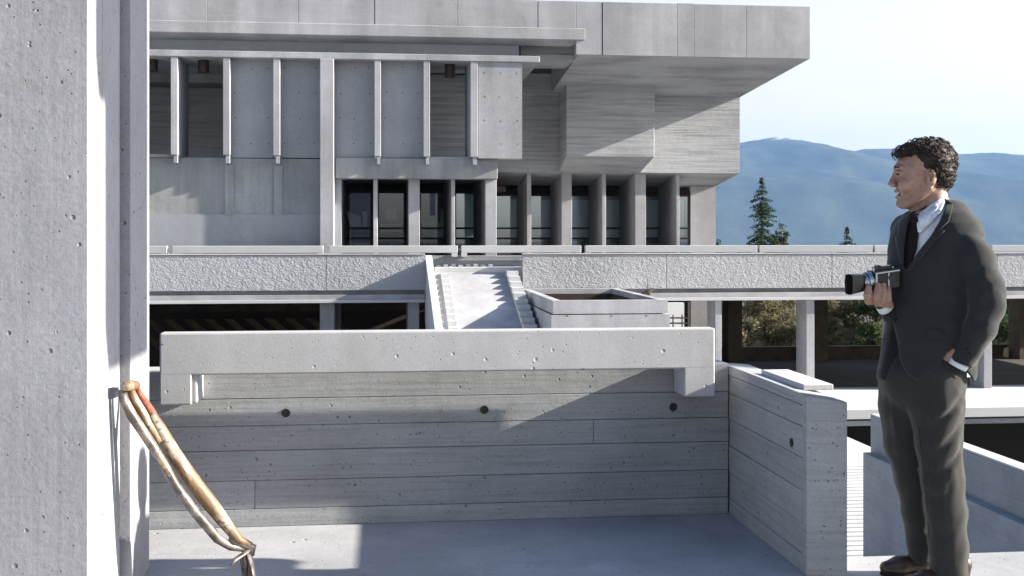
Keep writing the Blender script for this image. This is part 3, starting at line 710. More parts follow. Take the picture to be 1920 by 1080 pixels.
# ------------------------------------------------------------------ shovel leaning on the pillar
def shovel():
    t = thing('shovel', 'old cement-splashed shovel with forked wooden grip leaning against the white side of the pillar', 'shovel', (-0.56, 4.62, 0))
    m, nt = new_mat('worn_wood'); g = NT(nt)
    geo = g.n('ShaderNodeNewGeometry'); pos = geo.outputs['Position']
    rot = g.n('ShaderNodeVectorRotate', rotation_type='Y_AXIS'); rot.inputs['Angle'].default_value = math.radians(28)
    g.l(pos, rot.inputs['Vector'])
    gr = g.noise(g.mapping(rot.outputs[0], (120,120,6)), 1.0, 4, 0.6)
    cem = g.noise(g.mapping(rot.outputs[0], (1,1,.25), (2,2,2)), 26, 4, 0.6)
    c = g.mix(g.ramp(gr, [(0.3, G(0)), (0.7, G(1))]), (0.075,0.038,0.016,1), (0.20,0.125,0.06,1))
    c = g.mix(g.ramp(cem, [(0.48, G(0)), (0.62, G(0.85))]), c, (0.34,0.30,0.24,1))
    c = g.mix(g.ramp(g.noise(g.mapping(pos,(1,1,1),(5,1,4)), 40, 4), [(0.56, G(0)), (0.63, G(0.8))]), c, (0.10,0.06,0.02,1))
    bs = g.n('ShaderNodeBsdfPrincipled'); bs.inputs['Roughness'].default_value = 0.55; g.l(c, bs.inputs['Base Color'])
    bp = g.n('ShaderNodeBump'); bp.inputs['Distance'].default_value = 0.0012; g.l(cem, bp.inputs['Height']); g.l(bp.outputs[0], bs.inputs['Normal'])
    out = g.n('ShaderNodeOutputMaterial'); g.l(bs.outputs[0], out.inputs[0])
    metal, nt2 = new_mat('cement_caked_steel'); g2 = NT(nt2)
    geo2 = g2.n('ShaderNodeNewGeometry'); ps2 = geo2.outputs['Position']
    k1 = g2.noise(ps2, 15, 6, 0.65, 0.5); k2 = g2.noise(g2.mapping(ps2, (1,1,1), (4,4,4)), 90, 4, 0.7)
    cc = g2.mix(g2.ramp(k1, [(0.42, G(0)), (0.56, G(1))]), (0.075,0.065,0.06,1), (0.20,0.185,0.165,1))
    cc = g2.mix(g2.ramp(k2, [(0.55, G(0)), (0.62, G(0.8))]), cc, (0.12,0.05,0.02,1))
    b2 = g2.n('ShaderNodeBsdfPrincipled'); b2.inputs['Metallic'].default_value = 0.35; b2.inputs['Roughness'].default_value = 0.45
    g2.l(cc, b2.inputs['Base Color']); bp2 = g2.n('ShaderNodeBump'); bp2.inputs['Distance'].default_value = 0.0015
    g2.l(k1, bp2.inputs['Height']); g2.l(bp2.outputs[0], b2.inputs['Normal'])
    o2 = g2.n('ShaderNodeOutputMaterial'); g2.l(b2.outputs[0], o2.inputs[0])
    red = simple('faded_red_paint', (0.24,0.07,0.04), 0.6, var=0.3, scale=60)
    def P(px, py, D): return Vector(W(px, py, D))
    def R(px): return px/FPX*4.55
    # main shaft
    MB().tube([P(283,778,4.53),P(300,806,4.54),P(326,851,4.55),P(367,911,4.57),P(397,948,4.58),P(424,983,4.60),P(448,1013,4.605),P(470,1025,4.61)],
              [R(10),R(12.5),R(14),R(15),R(14),R(11.5),R(9),R(8)], 14).build('shaft', m, t, smooth=True)
    # fork of the grip: red arm on the far side, arm on the near side, crossbar
    MB().tube([P(256,727,4.60),P(262,740,4.60),P(272,756,4.585),P(283,774,4.565),P(296,796,4.55)], [R(5),R(6.5),R(8),R(9),R(9)], 12).build('fork_arm', red, t, smooth=True)
    MB().tube([P(243,728,4.50),P(250,745,4.50),P(262,768,4.51),P(276,792,4.52),P(300,828,4.53)], [R(7),R(8),R(9),R(10),R(8)], 12).build('fork_arm', m, t, smooth=True)
    MB().tube([P(237,724,4.42),P(246,723,4.50),P(255,722,4.60)], [R(9),R(10),R(8)], 14).build('grip', m, t, smooth=True)
    # flat steel strap running beside the shaft, tied to it at the socket
    MB().tube([P(229,730,4.46),P(233,750,4.46),P(248,780,4.47),P(272,815,4.48),P(302,862,4.50),P(330,911,4.52),P(362,955,4.54),P(388,986,4.56),P(408,1010,4.58),P(432,1025,4.60),P(462,1029,4.61)],
              [R(9),R(10.5),R(11.5),R(11.5),R(10.5),R(10.5),R(11),R(11.5),R(11),R(9),R(8)], 12, flat=0.8).build('strap', metal, t, smooth=True)
    MB().tube([P(276,820,4.472),P(300,860,4.487),P(328,909,4.507)], [R(3),R(6),R(4)], 10).build('strap_insert', m, t, smooth=True)
    # socket and shoulders
    MB().tube([P(428,1012,4.60),P(452,1020,4.605),P(474,1028,4.61),P(470,1040,4.61)], [R(5),R(8),R(9),R(7)], 12).build('socket', metal, t, smooth=True)
    # blade: curved sheet with rolled shoulders, standing on the floor
    nu, nv = 13, 12; vs = []; fs = []
    A = P(458,1034,4.61); 
    Zf = 0.0
    for j in range(nv):
        v = j/(nv-1)
        half = 0.012 + 0.088*min(1.0, (v/0.35))**0.7 if v < 0.75 else 0.10*(1-((v-0.75)/0.25)**2*0.35)
        for i in range(nu):
            u = -1+2*i/(nu-1)
            cx = A.x - 0.0 + 0.02*v; cy = A.y + 0.05*v*0 - 0.0; cz = A.z*(1-v) + 0.003
            # blade nearly edge-on: width runs mostly in depth
            wx, wy = 0.34, 0.94
            cup = 0.028*(1-u*u)
            vs.append((cx + u*half*wx + cup*0.9 - 0.0, cy - u*half*wy + cup*0.34, cz + (0.012*abs(u) if j == 0 else 0)))
    for j in range(nv-1):
        for i in range(nu-1):
            k = j*nu+i; fs.append((k,k+1,k+nu+1,k+nu))
    b = link('blade', mesh(vs, fs, 'blade'), metal, t, smooth=True)
    s = b.modifiers.new('thick', 'SOLIDIFY'); s.thickness = 0.003; s.offset = 0
    MB().tube([P(470,1030,4.60),P(455,1040,4.56),P(440,1050,4.53),P(433,1060,4.51)], [R(4),R(6),R(5),R(2.5)], 10, flat=0.6).build('shoulder', metal, t, smooth=True)
    MB().tube([P(459,1034,4.60),P(462,1056,4.59),P(462,1085,4.585)], [R(2.5),R(3.5),R(2)], 8).build('blade_rib', metal, t, smooth=True)
shovel()

# ================================================================== TREES
def leaf_mat(name, a, b, back=0.25):
    m, nt = new_mat(name); g = NT(nt)
    geo = g.n('ShaderNodeNewGeometry')
    nz = g.noise(geo.outputs['Position'], 1.7, 3)
    oi = g.n('ShaderNodeVectorMath', operation='SNAP')
    rn = g.n('ShaderNodeTexWhiteNoise'); 
    oi.inputs[1].default_value = (0.35,0.35,0.35); g.l(geo.outputs['Position'], oi.inputs[0]); g.l(oi.outputs[0], rn.inputs['Vector'])
    f = g.math('ADD', g.math('MULTIPLY', nz, 0.9), g.math('MULTIPLY', g.math('SUBTRACT', rn.outputs['Value'], 0.5), 0.7), True)
    c = g.mix(f, a+(1,), b+(1,))
    d = g.n('ShaderNodeBsdfDiffuse'); tr = g.n('ShaderNodeBsdfTranslucent'); g.l(c, d.inputs[0]); g.l(c, tr.inputs[0])
    mx = g.n('ShaderNodeMixShader'); mx.inputs[0].default_value = back; g.l(d.outputs[0], mx.inputs[1]); g.l(tr.outputs[0], mx.inputs[2])
    out = g.n('ShaderNodeOutputMaterial'); g.l(mx.outputs[0], out.inputs[0])
    return m
M['needle'] = leaf_mat('dark_needles', (0.016,0.032,0.014), (0.05,0.075,0.03))
M['leaf'] = leaf_mat('olive_leaves', (0.07,0.07,0.035), (0.21,0.19,0.12), 0.3)
M['leafg'] = leaf_mat('green_leaves', (0.035,0.06,0.025), (0.11,0.14,0.06), 0.3)
M['bark'] = simple('grey_bark', (0.12,0.10,0.08), 0.9, var=0.4, scale=12)
def tris(cent, size, r, flat=0.35):
    n = len(cent)
    a = r.normal(size=(n,3)); a /= np.linalg.norm(a,axis=1)[:,None]
    b = r.normal(size=(n,3)); b -= (a*b).sum(1)[:,None]*a; b /= np.linalg.norm(b,axis=1)[:,None]
    s = (size*r.uniform(0.6,1.4,n))[:,None]
    v = np.stack([cent+a*s, cent+b*s*0.45, cent-a*s*0.9, cent-b*s*0.45], 1).reshape(-1,3)
    f = np.arange(n*4).reshape(-1,4)
    return v, f
def conifer(px, ytop, D, width_px, base_z, label, seed, sparse=1.0, bottom=None):
    r = np.random.default_rng(seed)
    x, _, zt = W(px, ytop, D)
    H = zt-base_z; R = width_px/FPX*D/2
    t = thing('conifer_tree', label, 'tree', (x, D, base_z))
    MB().tube([(x,D,base_z),(x+.05,D,base_z+H*.5),(x,D,zt-0.15)], [0.02*H*0.6,0.012*H*.6,0.01], 8).build('trunk', M['bark'], t, smooth=True)
    cen = []; sz = []
    z = zt
    vis = 5.0 if bottom is None else bottom
    limbs = MB()
    while z > base_z + H*0.12:
        d = zt - z
        rad = R*min(1.0, (d/vis)**0.75)*r.uniform(0.55,1.25) + 0.05
        nb = r.integers(4,8)
        for k in range(nb):
            if r.uniform() > sparse and d > 0.4: continue
            an = r.uniform(0, 2*math.pi); L = rad*r.uniform(0.55,1.2)
            steps = max(3, int(L/0.05))
            for q in range(steps):
                u = q/steps
                droop = -0.42*L*u**1.3 + 0.10*L*u**3
                p = np.array([x+math.cos(an)*L*u, D+math.sin(an)*L*u, z+droop])
                m_ = 5
                spread = 0.05+0.10*(1-u)*min(1,L)
                cen.append(p + r.normal(size=(m_,3))*[spread,spread,0.045]); 
            limbs.tube([(x,D,z),(x+math.cos(an)*L*.8, D+math.sin(an)*L*.8, z-0.30*L)], [0.02,0.006], 4, cap=False)
        z -= r.uniform(0.10,0.26)*(1+d*0.06)
    limbs.build('limbs', M['bark'], t)
    cen = np.concatenate(cen)
    v, f = tris(cen, 0.055, r)
    link('crown', mesh(v.tolist(), f.tolist(), 'crown'), M['needle'], t)
conifer(1428, 335, 70, 92, -9, 'tall narrow dark spruce standing alone against the blue mountain', 2, 0.85, 4.2)
conifer(1588, 428, 72, 44, -9, 'tiny pointed spruce top poking over the parapet left of the man', 5, 0.8, 1.6)
def broadleaf(px, ytop, D, wpx, base_z, label, seed, mat, n=5000, lobes=14, leaf=0.07, group=None, zdrop=None, name='leafy_tree', hollow=0.35):
    r = np.random.default_rng(seed)
    x, _, zt = W(px, ytop, D)
    R = wpx/FPX*D/2; Hc = zdrop if zdrop else 2.2*R
    t = thing(name, label, 'tree' if name != 'leafy_shrub' else 'shrub', (x, D, base_z), group)
    cz = zt - Hc/2
    mb = MB(); mb.tube([(x,D,base_z),(x+.1,D,(base_z+cz)/2),(x,D,cz+Hc*.25)], [0.12,0.08,0.03], 7)
    pts = []
    for k in range(lobes):
        d = r.normal(size=3); d /= np.linalg.norm(d)
        c = np.array([x,D,cz]) + d*np.array([R*.72,R*.72,Hc*.38])*r.uniform(.35,1.0)
        mb.tube([(x,D,cz-Hc*0.25),tuple((np.array([x,D,cz])+c)/2+r.normal(size=3)*.1),tuple(c)], [0.04,0.025,0.008], 5, cap=False)
        lr = R*r.uniform(.22,.42)
        q = r.normal(size=(n//lobes,3)); q /= np.linalg.norm(q,axis=1)[:,None]
        q *= (r.uniform(hollow,1,len(q))**0.5)[:,None]
        pts.append(c + q*np.array([lr,lr,lr*.8])*r.uniform(0.75,1.1,(len(q),1)))
    mb.build('trunk', M['bark'], t, smooth=True)
    v, f = tris(np.concatenate(pts), leaf, r)
    link('crown', mesh(v.tolist(), f.tolist(), 'crown'), mat, t)
broadleaf(1466, 401, 69, 52, -9, 'thin-leaved small tree growing against the right side of the tall spruce', 11, M['needle'], 1700, 16, 0.055, zdrop=3.8, hollow=0.05)
broadleaf(1446, 428, 68, 50, -9, 'low bushy tree growing at the foot of the tall spruce', 13, M['needle'], 2400, 22, 0.06, zdrop=2.8, hollow=0.05)
broadleaf(1348, 444, 66, 30, -9, 'sparse treetop just right of the library corner, barely above the parapet', 12, M['needle'], 500, 7, 0.05, zdrop=1.4)
fol = [(1360,530,54,150,'olive sunlit shrub seen through the leftmost bay right of the stair', 'leaf'),
       (1440,500,57,190,'broad olive sunlit shrub filling the first wide bay under the walkway','leaf'),
       (1545,520,55,120,'shaded olive shrub behind the slab column left of the man','leaf'),
       (1585,495,58,170,'pale olive shrub seen under the walkway just left of the camera','leaf'),
       (1640,520,54.5,130,'greener shrub under the walkway directly behind the man','leafg'),
       (1740,500,57,200,'green shrub hidden mostly behind the man','leafg'),
       (1895,500,56,190,'dark green shrub seen under the walkway behind the elbow of the man','leafg'),
       (2010,500,57,190,'green shrub at the right edge under the walkway','leafg')]
for i, (px, yt, D, w_, lab, mt) in enumerate(fol):
    broadleaf(px, yt, D, w_, -9, lab, 30+i, M[mt], 9000, 22, 0.085, 'shrubs seen under the walkway', zdrop=5.2, name='leafy_shrub', hollow=0.2)
box('bank', M['dirt'], None, 14, 60, 60, 75, -9, -3.5, kind='structure')
# ================================================================== THE MAN
D0 = 4.46
MPP = 4.67/FPX                     # metres per photo pixel at his distance
def P(px, py, dy=0.0): return np.array(W(px, py, D0+dy))
def pr(n): return n*MPP
def smin(a, b, k):
    h = np.clip(0.5+0.5*(b-a)/k, 0, 1); return b*(1-h)+a*h - k*h*(1-h)
def smax(a, b, k): return -smin(-a, -b, k)
def cone(p, a, b, ra, rb):
    a = np.asarray(a, float); b = np.asarray(b, float); ba = b-a
    h = np.clip(((p-a)@ba)/(ba@ba), 0, 1)
    return np.linalg.norm(p-a-h[...,None]*ba, axis=-1) - (ra+(rb-ra)*h)
def chain(p, pts, rads, k=0.012):
    d = None
    for i in range(len(pts)-1):
        e = cone(p, pts[i], pts[i+1], rads[i], rads[i+1]); d = e if d is None else smin(d, e, k)
    return d
def fold(d, p, a, b, amp, wid):
    a = np.asarray(a, float); b = np.asarray(b, float); ba = b-a
    t = ((p-a)@ba)/(ba@ba); h = np.clip(t, 0, 1)
    q = np.linalg.norm(p-a-h[...,None]*ba, axis=-1)
    return d - amp*np.exp(-(q/wid)**2)
def ell(p, c, r, rot=None):
    q = p-np.asarray(c)
    if rot is not None: q = q@rot
    r = np.asarray(r, float)
    k0 = np.linalg.norm(q/r, axis=-1); k1 = np.linalg.norm(q/(r*r), axis=-1)+1e-9
    return k0*(k0-1)/k1
def rotz(a):
    c, s = math.cos(a), math.sin(a); return np.array([[c,-s,0],[s,c,0],[0,0,1]])
def roty(a):
    c, s = math.cos(a), math.sin(a); return np.array([[c,0,s],[0,1,0],[-s,0,c]])
def surface(fn, lo, hi, h):
    """surface nets over a grid: the zero level of fn as one continuous mesh"""
    lo = np.array(lo, float); hi = np.array(hi, float)
    n = np.ceil((hi-lo)/h).astype(int)+1
    g = np.stack(np.meshgrid(*[lo[i]+h*np.arange(n[i]) for i in range(3)], indexing='ij'), -1)
    v = np.empty(n, np.float32)
    for i in range(0, n[0], 24): v[i:i+24] = fn(g[i:i+24])
    ins = v < 0
    c = np.zeros(n-1, int)
    for dx in (0,1):
        for dy in (0,1):
            for dz in (0,1): c += ins[dx:n[0]-1+dx, dy:n[1]-1+dy, dz:n[2]-1+dz]
    cell = (c > 0) & (c < 8)
    idx = -np.ones(n-1, int); cc = np.argwhere(cell); idx[cell] = np.arange(len(cc))
    acc = np.zeros((len(cc),3)); cnt = np.zeros(len(cc))
    E = [((0,0,0),(1,0,0)),((0,1,0),(1,1,0)),((0,0,1),(1,0,1)),((0,1,1),(1,1,1)),((0,0,0),(0,1,0)),((1,0,0),(1,1,0)),((0,0,1),(0,1,1)),((1,0,1),(1,1,1)),((0,0,0),(0,0,1)),((1,0,0),(1,0,1)),((0,1,0),(0,1,1)),((1,1,0),(1,1,1))]
    for a, b in E:
        a = np.array(a); b = np.array(b)
        va = v[tuple((cc+a).T)]; vb = v[tuple((cc+b).T)]
        m = (va < 0) != (vb < 0)
        t = np.where(m, va/(va-vb+1e-12), 0)
        acc[m] += (cc[m]+a+t[m,None]*(b-a)); cnt[m] += 1
    verts = lo + h*acc/np.maximum(cnt,1)[:,None]
    faces = []
    for ax in range(3):
        o = [k for k in range(3) if k != ax]
        s0 = [slice(None)]*3; s1 = [slice(None)]*3
        s0[ax] = slice(0,-1); s1[ax] = slice(1,None)
        for k in o: s0[k] = slice(1,-1); s1[k] = slice(1,-1)
        A = ins[tuple(s0)]; B = ins[tuple(s1)]
        for flip, msk in ((0, A & ~B), (1, ~A & B)):
            q = np.argwhere(msk)
            if not len(q): continue
            q[:, o[0]] += 1; q[:, o[1]] += 1
            def at(da, db):
                r = q.copy(); r[:, o[0]] -= da; r[:, o[1]] -= db
                return idx[tuple(r.T)]
            f = np.stack([at(0,0), at(1,0), at(1,1), at(0,1)], 1)
            if flip ^ (ax == 1): f = f[:, ::-1]
            faces.append(f)
    return verts, np.concatenate(faces)
def sdf_obj(name, fn, lo, hi, h, mat, parent, extra=None, smooth_it=0):
    v, f = surface(fn, lo, hi, h)
    vs = v.tolist(); fs = f.tolist()
    if extra:
        for ev, ef in extra:
            k = len(vs); vs += [list(x) for x in ev]; fs += [[i+k for i in q] for q in ef]
    me = mesh(vs, fs, name)
    bm = bmesh.new(); bm.from_mesh(me); bmesh.ops.recalc_face_normals(bm, faces=bm.faces[:]); bm.to_mesh(me); bm.free()
    o = link(name, me, mat, parent, smooth=True)
    if smooth_it:
        s = o.modifiers.new('soften', 'SMOOTH'); s.iterations = smooth_it; s.factor = 0.5
    return o
def bounds(pts, pad):
    a = np.array(pts); return a.min(0)-pad, a.max(0)+pad
def photo_xy(p):
    """photo pixel of world points (for laying cloth edges out)"""
    x, y, z = p[...,0], p[...,1], p[...,2]
    zc = x*SN + y*CS; xc = x*CS - y*SN
    return 960+FPX*xc/zc, 440-FPX*(z-CAMH)/zc
def poly_dist(px, py, poly):
    """signed distance in photo pixels to an outline, negative inside"""
    d = np.full(px.shape, 1e9); ins = np.zeros(px.shape, bool)
    n = len(poly)
    for i in range(n):
        (ax, ay), (bx, by) = poly[i], poly[(i+1)%n]
        ex, ey = bx-ax, by-ay; wx, wy = px-ax, py-ay
        t = np.clip((wx*ex+wy*ey)/(ex*ex+ey*ey), 0, 1)
        d = np.minimum(d, (wx-ex*t)**2+(wy-ey*t)**2)
        c = ((ay <= py) & (by > py)) | ((by <= py) & (ay > py))
        ins ^= c & (px < ax + (py-ay)/(ey if abs(ey) > 1e-9 else 1e-9)*ex)
    d = np.sqrt(d); return np.where(ins, -d, d)

# materials
def cloth(name, col, sheen=0.5, weave=900):
    m, nt = new_mat(name); g = NT(nt)
    geo = g.n('ShaderNodeNewGeometry')
    w = g.noise(geo.outputs['Position'], weave, 2); w2 = g.noise(geo.outputs['Position'], 90, 4, 0.7)
    c = g.mix(g.ramp(w, [(0.3, G(0)), (0.7, G(1))]), tuple(x*0.7 for x in col)+(1,), tuple(x*1.35 for x in col)+(1,))
    c = g.mix(0.4, c, g.ramp(w2, [(0.3, G(0.7)), (0.7, G(1.15))]), 'MULTIPLY')
    bs = g.n('ShaderNodeBsdfPrincipled'); bs.inputs['Roughness'].default_value = 0.9; bs.inputs['Specular IOR Level'].default_value = 0.2
    bs.inputs['Sheen Weight'].default_value = sheen; bs.inputs['Sheen Roughness'].default_value = 0.35
    g.l(c, bs.inputs['Base Color'])
    bp = g.n('ShaderNodeBump'); bp.inputs['Distance'].default_value = 0.0012; g.l(g.math('ADD', w, w2), bp.inputs['Height']); g.l(bp.outputs[0], bs.inputs['Normal'])
    out = g.n('ShaderNodeOutputMaterial'); g.l(bs.outputs[0], out.inputs[0]); return m
M['suit'] = cloth('dark_grey_suit_wool', (0.023,0.025,0.027), 0.25)
M['trouser'] = cloth('grey_olive_trouser_wool', (0.030,0.030,0.029), 0.25)
M['shirt'] = cloth('pale_blue_white_shirt', (0.62,0.68,0.74), 0.0)
M['tie'] = cloth('black_tie', (0.010,0.008,0.009), 0.1)
M['shoe'] = simple('dark_brown_leather', (0.03,0.018,0.012), 0.4, var=0.2)
M['hair'] = simple('dark_brown_hair', (0.022,0.015,0.011), 0.7, var=0.6, scale=150, spec=0.3)
def skin():
    m, nt = new_mat('skin'); g = NT(nt)
    geo = g.n('ShaderNodeNewGeometry'); pos = geo.outputs['Position']
    n1 = g.noise(pos, 35, 5, 0.65); n2 = g.noise(pos, 420, 3, 0.6)
    c = g.mix(g.ramp(n1, [(0.35, G(0)), (0.65, G(1))]), (0.25,0.145,0.108,1), (0.35,0.215,0.16,1))
    # stubble on jaw and lip
    j = g.n('ShaderNodeVectorMath', operation='DISTANCE'); g.l(pos, j.inputs[0]); j.inputs[1].default_value = tuple(P(1712,378,-0.03))
    st = g.math('MULTIPLY', g.ramp(j.outputs['Value'], [(0.035, G(1)), (0.085, G(0))]), 0.45)
    c = g.mix(g.math('MULTIPLY', st, g.ramp(n2, [(0.3, G(0.5)), (0.6, G(1))])), c, (0.14,0.105,0.075,1))
    bs = g.n('ShaderNodeBsdfPrincipled'); bs.inputs['Roughness'].default_value = 0.5
    bs.inputs['Subsurface Weight'].default_value = 0.08; bs.inputs['Subsurface Radius'].default_value = (0.01,0.004,0.002)
    g.l(c, bs.inputs['Base Color'])
    bp = g.n('ShaderNodeBump'); bp.inputs['Distance'].default_value = 0.0006; g.l(n2, bp.inputs['Height']); g.l(bp.outputs[0], bs.inputs['Normal'])
    out = g.n('ShaderNodeOutputMaterial'); g.l(bs.outputs[0], out.inputs[0]); return m
M['skin'] = skin()

man = thing('person', 'man in dark grey suit and black tie holding a camera, hand in trouser pocket', 'person', (P(1745,1085)[0], D0, 0.0))

# --- head and neck
hz = 0.0
def head_sdf(p):
    d = ell(p, P(1739,311,0), (pr(44), 0.077, pr(42)))
    d = smin(d, ell(p, P(1714,326,0), (pr(37), 0.066, pr(45))), pr(10))
    d = smin(d, ell(p, P(1712,354,0), (pr(31), 0.052, pr(32)), roty(0.25)), pr(9))
    for s in (-1, 1):
        d = smin(d, cone(p, P(1741,352,s*0.058), P(1700,382,s*0.020), pr(9), pr(8)), pr(12))      # jaw line
        d = smin(d, ell(p, P(1698,347,s*0.040), (pr(13), 0.020, pr(11))), pr(10))                # cheek
        d = smin(d, cone(p, P(1681,314,s*0.012), P(1690,315,s*0.044), pr(5), pr(4.5)), pr(6))      # brow
        d = smax(d, -ell(p, P(1681.5,326,s*0.031), (pr(8.5), 0.017, pr(6.5))), pr(5))            # eye socket
        d = smin(d, ell(p, P(1689,326.5,s*0.031), (pr(6.2), 0.0135, pr(6.2))), pr(1.5))          # eyeball and lids
        d = smin(d, cone(p, P(1681.5,322.5,s*0.022), P(1686,323.5,s*0.043), pr(1.6), pr(1.4)), pr(1.5))
        d = smin(d, ell(p, P(1674.5,347,s*0.0125), (pr(6.0), 0.0075, pr(4.2))), pr(3))           # nostril wing
        # ear: rim, lobe, hollow
        e = ell(p, P(1746,332,s*0.078), (pr(10), 0.011, pr(16)), roty(-0.15))
        e = smax(e, -ell(p, P(1744,330,s*0.090), (pr(6.5), 0.018, pr(11.5))), pr(1.2))
        e = smin(e, cone(p, P(1741,338,s*0.080), P(1740,332,s*0.083), pr(2.5), pr(1.5)), pr(2))
        d = smin(d, e, pr(3))
        d = smin(d, cone(p, P(1694,349,s*0.030), P(1691,366,s*0.031), pr(3.0), pr(2.5)), pr(5))     # smile fold
    d = smin(d, cone(p, P(1681,319,0), P(1671.5,341,0), pr(3.6), pr(4.6)), pr(5))                  # nose bridge
    d = smin(d, ell(p, P(1670.5,345,0), (pr(6.0), 0.0105, pr(4.6))), pr(3.5))                     # nose tip
    d = smin(d, ell(p, P(1683,358.5,0), (pr(6), 0.022, pr(3.6))), pr(3))                           # upper lip
    d = smin(d, ell(p, P(1685,369.5,0), (pr(6), 0.020, pr(3.4))), pr(3))                           # lower lip
    d = smax(d, -ell(p, P(1680,364.0,0), (pr(10), 0.024, pr(2.6))), pr(1.5))                        # mouth
    d = smin(d, ell(p, P(1692,382,0), (pr(11.5), 0.026, pr(9))), pr(8))                            # chin
    nk = chain(p, [P(1748,345,0), P(1750,380,0), P(1760,425,0.0)], [pr(25), pr(25.5), pr(32)])
    nk = smin(nk, cone(p, P(1722,392,0), P(1722,420,0), pr(14), pr(18)), pr(12))
    d = smin(d, nk, pr(12))
    return d
hl, hh = P(1645,445,-0.115), P(1805,250,0.115)
# --- hands
def finger(p, pts, r): return chain(p, pts, r, 0.0018)
def hand_grip(p):
    # right hand from below and behind the camera: palm under it, fingers curling up over the near side
    d = ell(p, P(1645,560,-0.015), (pr(22), 0.045, pr(13)), roty(0.35))
    fs = [(1626,1628,538,-0.062,8.0),(1642,1646,534,-0.070,7.6),(1654,1656,534,-0.070,7.4),(1664,1665,540,-0.066,6.8)]
    for i, (xb, xt_, yt, dy, r) in enumerate(fs):
        yb = 560+i*2.5
        pts = [P(xb+6, yb+4, 0.005), P(xb+3, yb+4, -0.045), P(xb+1, yb-6, dy-0.004), P(xt_, yt+10, dy), P(xt_+0.5, yt+1, dy+0.006)]
        d = smin(d, finger(p, pts, [pr(r), pr(r), pr(r*.98), pr(r*.92), pr(r*.72)]), 0.0022)
    # thumb on the far side of the body of the camera
    d = smin(d, finger(p, [P(1650,562,0.02), P(1636,553,0.045), P(1628,538,0.05)], [pr(9), pr(8.5), pr(7)]), 0.006)
    d = smin(d, chain(p, [P(1650,563,-0.005), P(1668,584,0.03), P(1690,600,0.08)], [pr(13), pr(12), pr(14)]), 0.008)   # wrist
    return d
def hand_pocket(p):
    d = ell(p, P(1777,672,-0.138), (pr(12), 0.018, pr(19)), roty(0.5))
    for i, (a, b) in enumerate([(1767,674),(1771,679),(1776,684),(1781,688)]):
        d = smin(d, finger(p, [P(1775+i*2,668+i*2,-0.146), P(a+1,b+1,-0.136), P(a-4,b+14,-0.113), P(a-6,b+30,-0.093)], [pr(6.5), pr(6.2), pr(5.6), pr(4.5)]), 0.0022)
    d = smin(d, finger(p, [P(1786,668,-0.143), P(1790,680,-0.140), P(1788,692,-0.133)], [pr(7), pr(6.2), pr(5)]), 0.003)
    d = smin(d, cone(p, P(1780,664,-0.140), P(1818,648,-0.175), pr(12), pr(15)), 0.008)
    return d
v1, f1 = surface(head_sdf, hl, hh, 0.0022)
lo, hi = bounds([P(1612,525,-0.09), P(1700,612,0.10)], 0.01)
v2, f2 = surface(hand_grip, lo, hi, 0.0018)
lo, hi = bounds([P(1745,625,-0.20), P(1812,715,-0.11)], 0.012)
v3, f3 = surface(hand_pocket, lo, hi, 0.0024)
def body_core(p):
    d = chain(p, [P(1757,425,0), P(1755,560,0), P(1745,700,0)], [0.085,0.10,0.11], .05)
    d = smin(d, cone(p, P(1700,432,0.13), P(1786,438,-0.10), .045, .04), .05)
    d = smin(d, chain(p, [P(1790,440,-0.11), P(1820,500,-0.175), P(1850,565,-0.20), P(1818,648,-0.175)], [.040,.036,.034,.03]), .02)
    d = smin(d, chain(p, [P(1698,432,0.14), P(1718,560,0.24), P(1688,600,0.08)], [.045,.038,.03]), .02)
    d = smin(d, chain(p, [P(1700,720,0.09), P(1709,880,0.088), P(1730,1045,0.108)], [.05,.03,.022]), .03)
    d = smin(d, chain(p, [P(1755,720,-0.09), P(1768,880,-0.09), P(1780,1080,-0.095)], [.05,.032,.026]), .03)
    return d
lo, hi = bounds([P(1660,400,-0.30), P(1900,1110,0.33)], 0.05)
v4, f4 = surface(body_core, lo, hi, 0.014)
allv = []; allf = []
for v, f in ((v1,f1),(v2,f2),(v3,f3),(v4,f4)):
    k = len(allv); allv += v.tolist(); allf += (f+k).tolist()
body = link('body', mesh(allv, allf, 'body'), M['skin'], man, smooth=True)
sm_ = body.modifiers.new('soften', 'SMOOTH'); sm_.iterations = 1; sm_.factor = 0.3
# eyes, brows, teeth
for s in (-1, 1):
    mb = MB(); c = P(1685.6,326.5,s*0.031)
    n = 8
    vs = [(c[0]-0.0025+0.004*0, c[1]+0.0062*math.cos(2*math.pi*k/n), c[2]+0.0045*math.sin(2*math.pi*k/n)) for k in range(n)]
    MB().tube([P(1683.6,326.3,s*0.0215), P(1682.4,326.6,s*0.031), P(1686.2,327,s*0.0415)], [0.0018,0.0034,0.0018], 8).build('eye', M['tie'], body, smooth=True)
    bw = MB().tube([P(1677.5,315.5,s*0.014), P(1677.8,312.6,s*0.026), P(1682,313,s*0.038), P(1690,317,s*0.047)], [0.0022,0.0035,0.0032,0.0015], 8)
    bw.build('eyebrow', M['hair'], body, smooth=True)
MB().tube([P(1685.5,362,-0.019), P(1681.5,362,0), P(1685.5,362,0.019)], [0.003,0.0035,0.003], 8).build('teeth', M['shirt'], body, smooth=True)

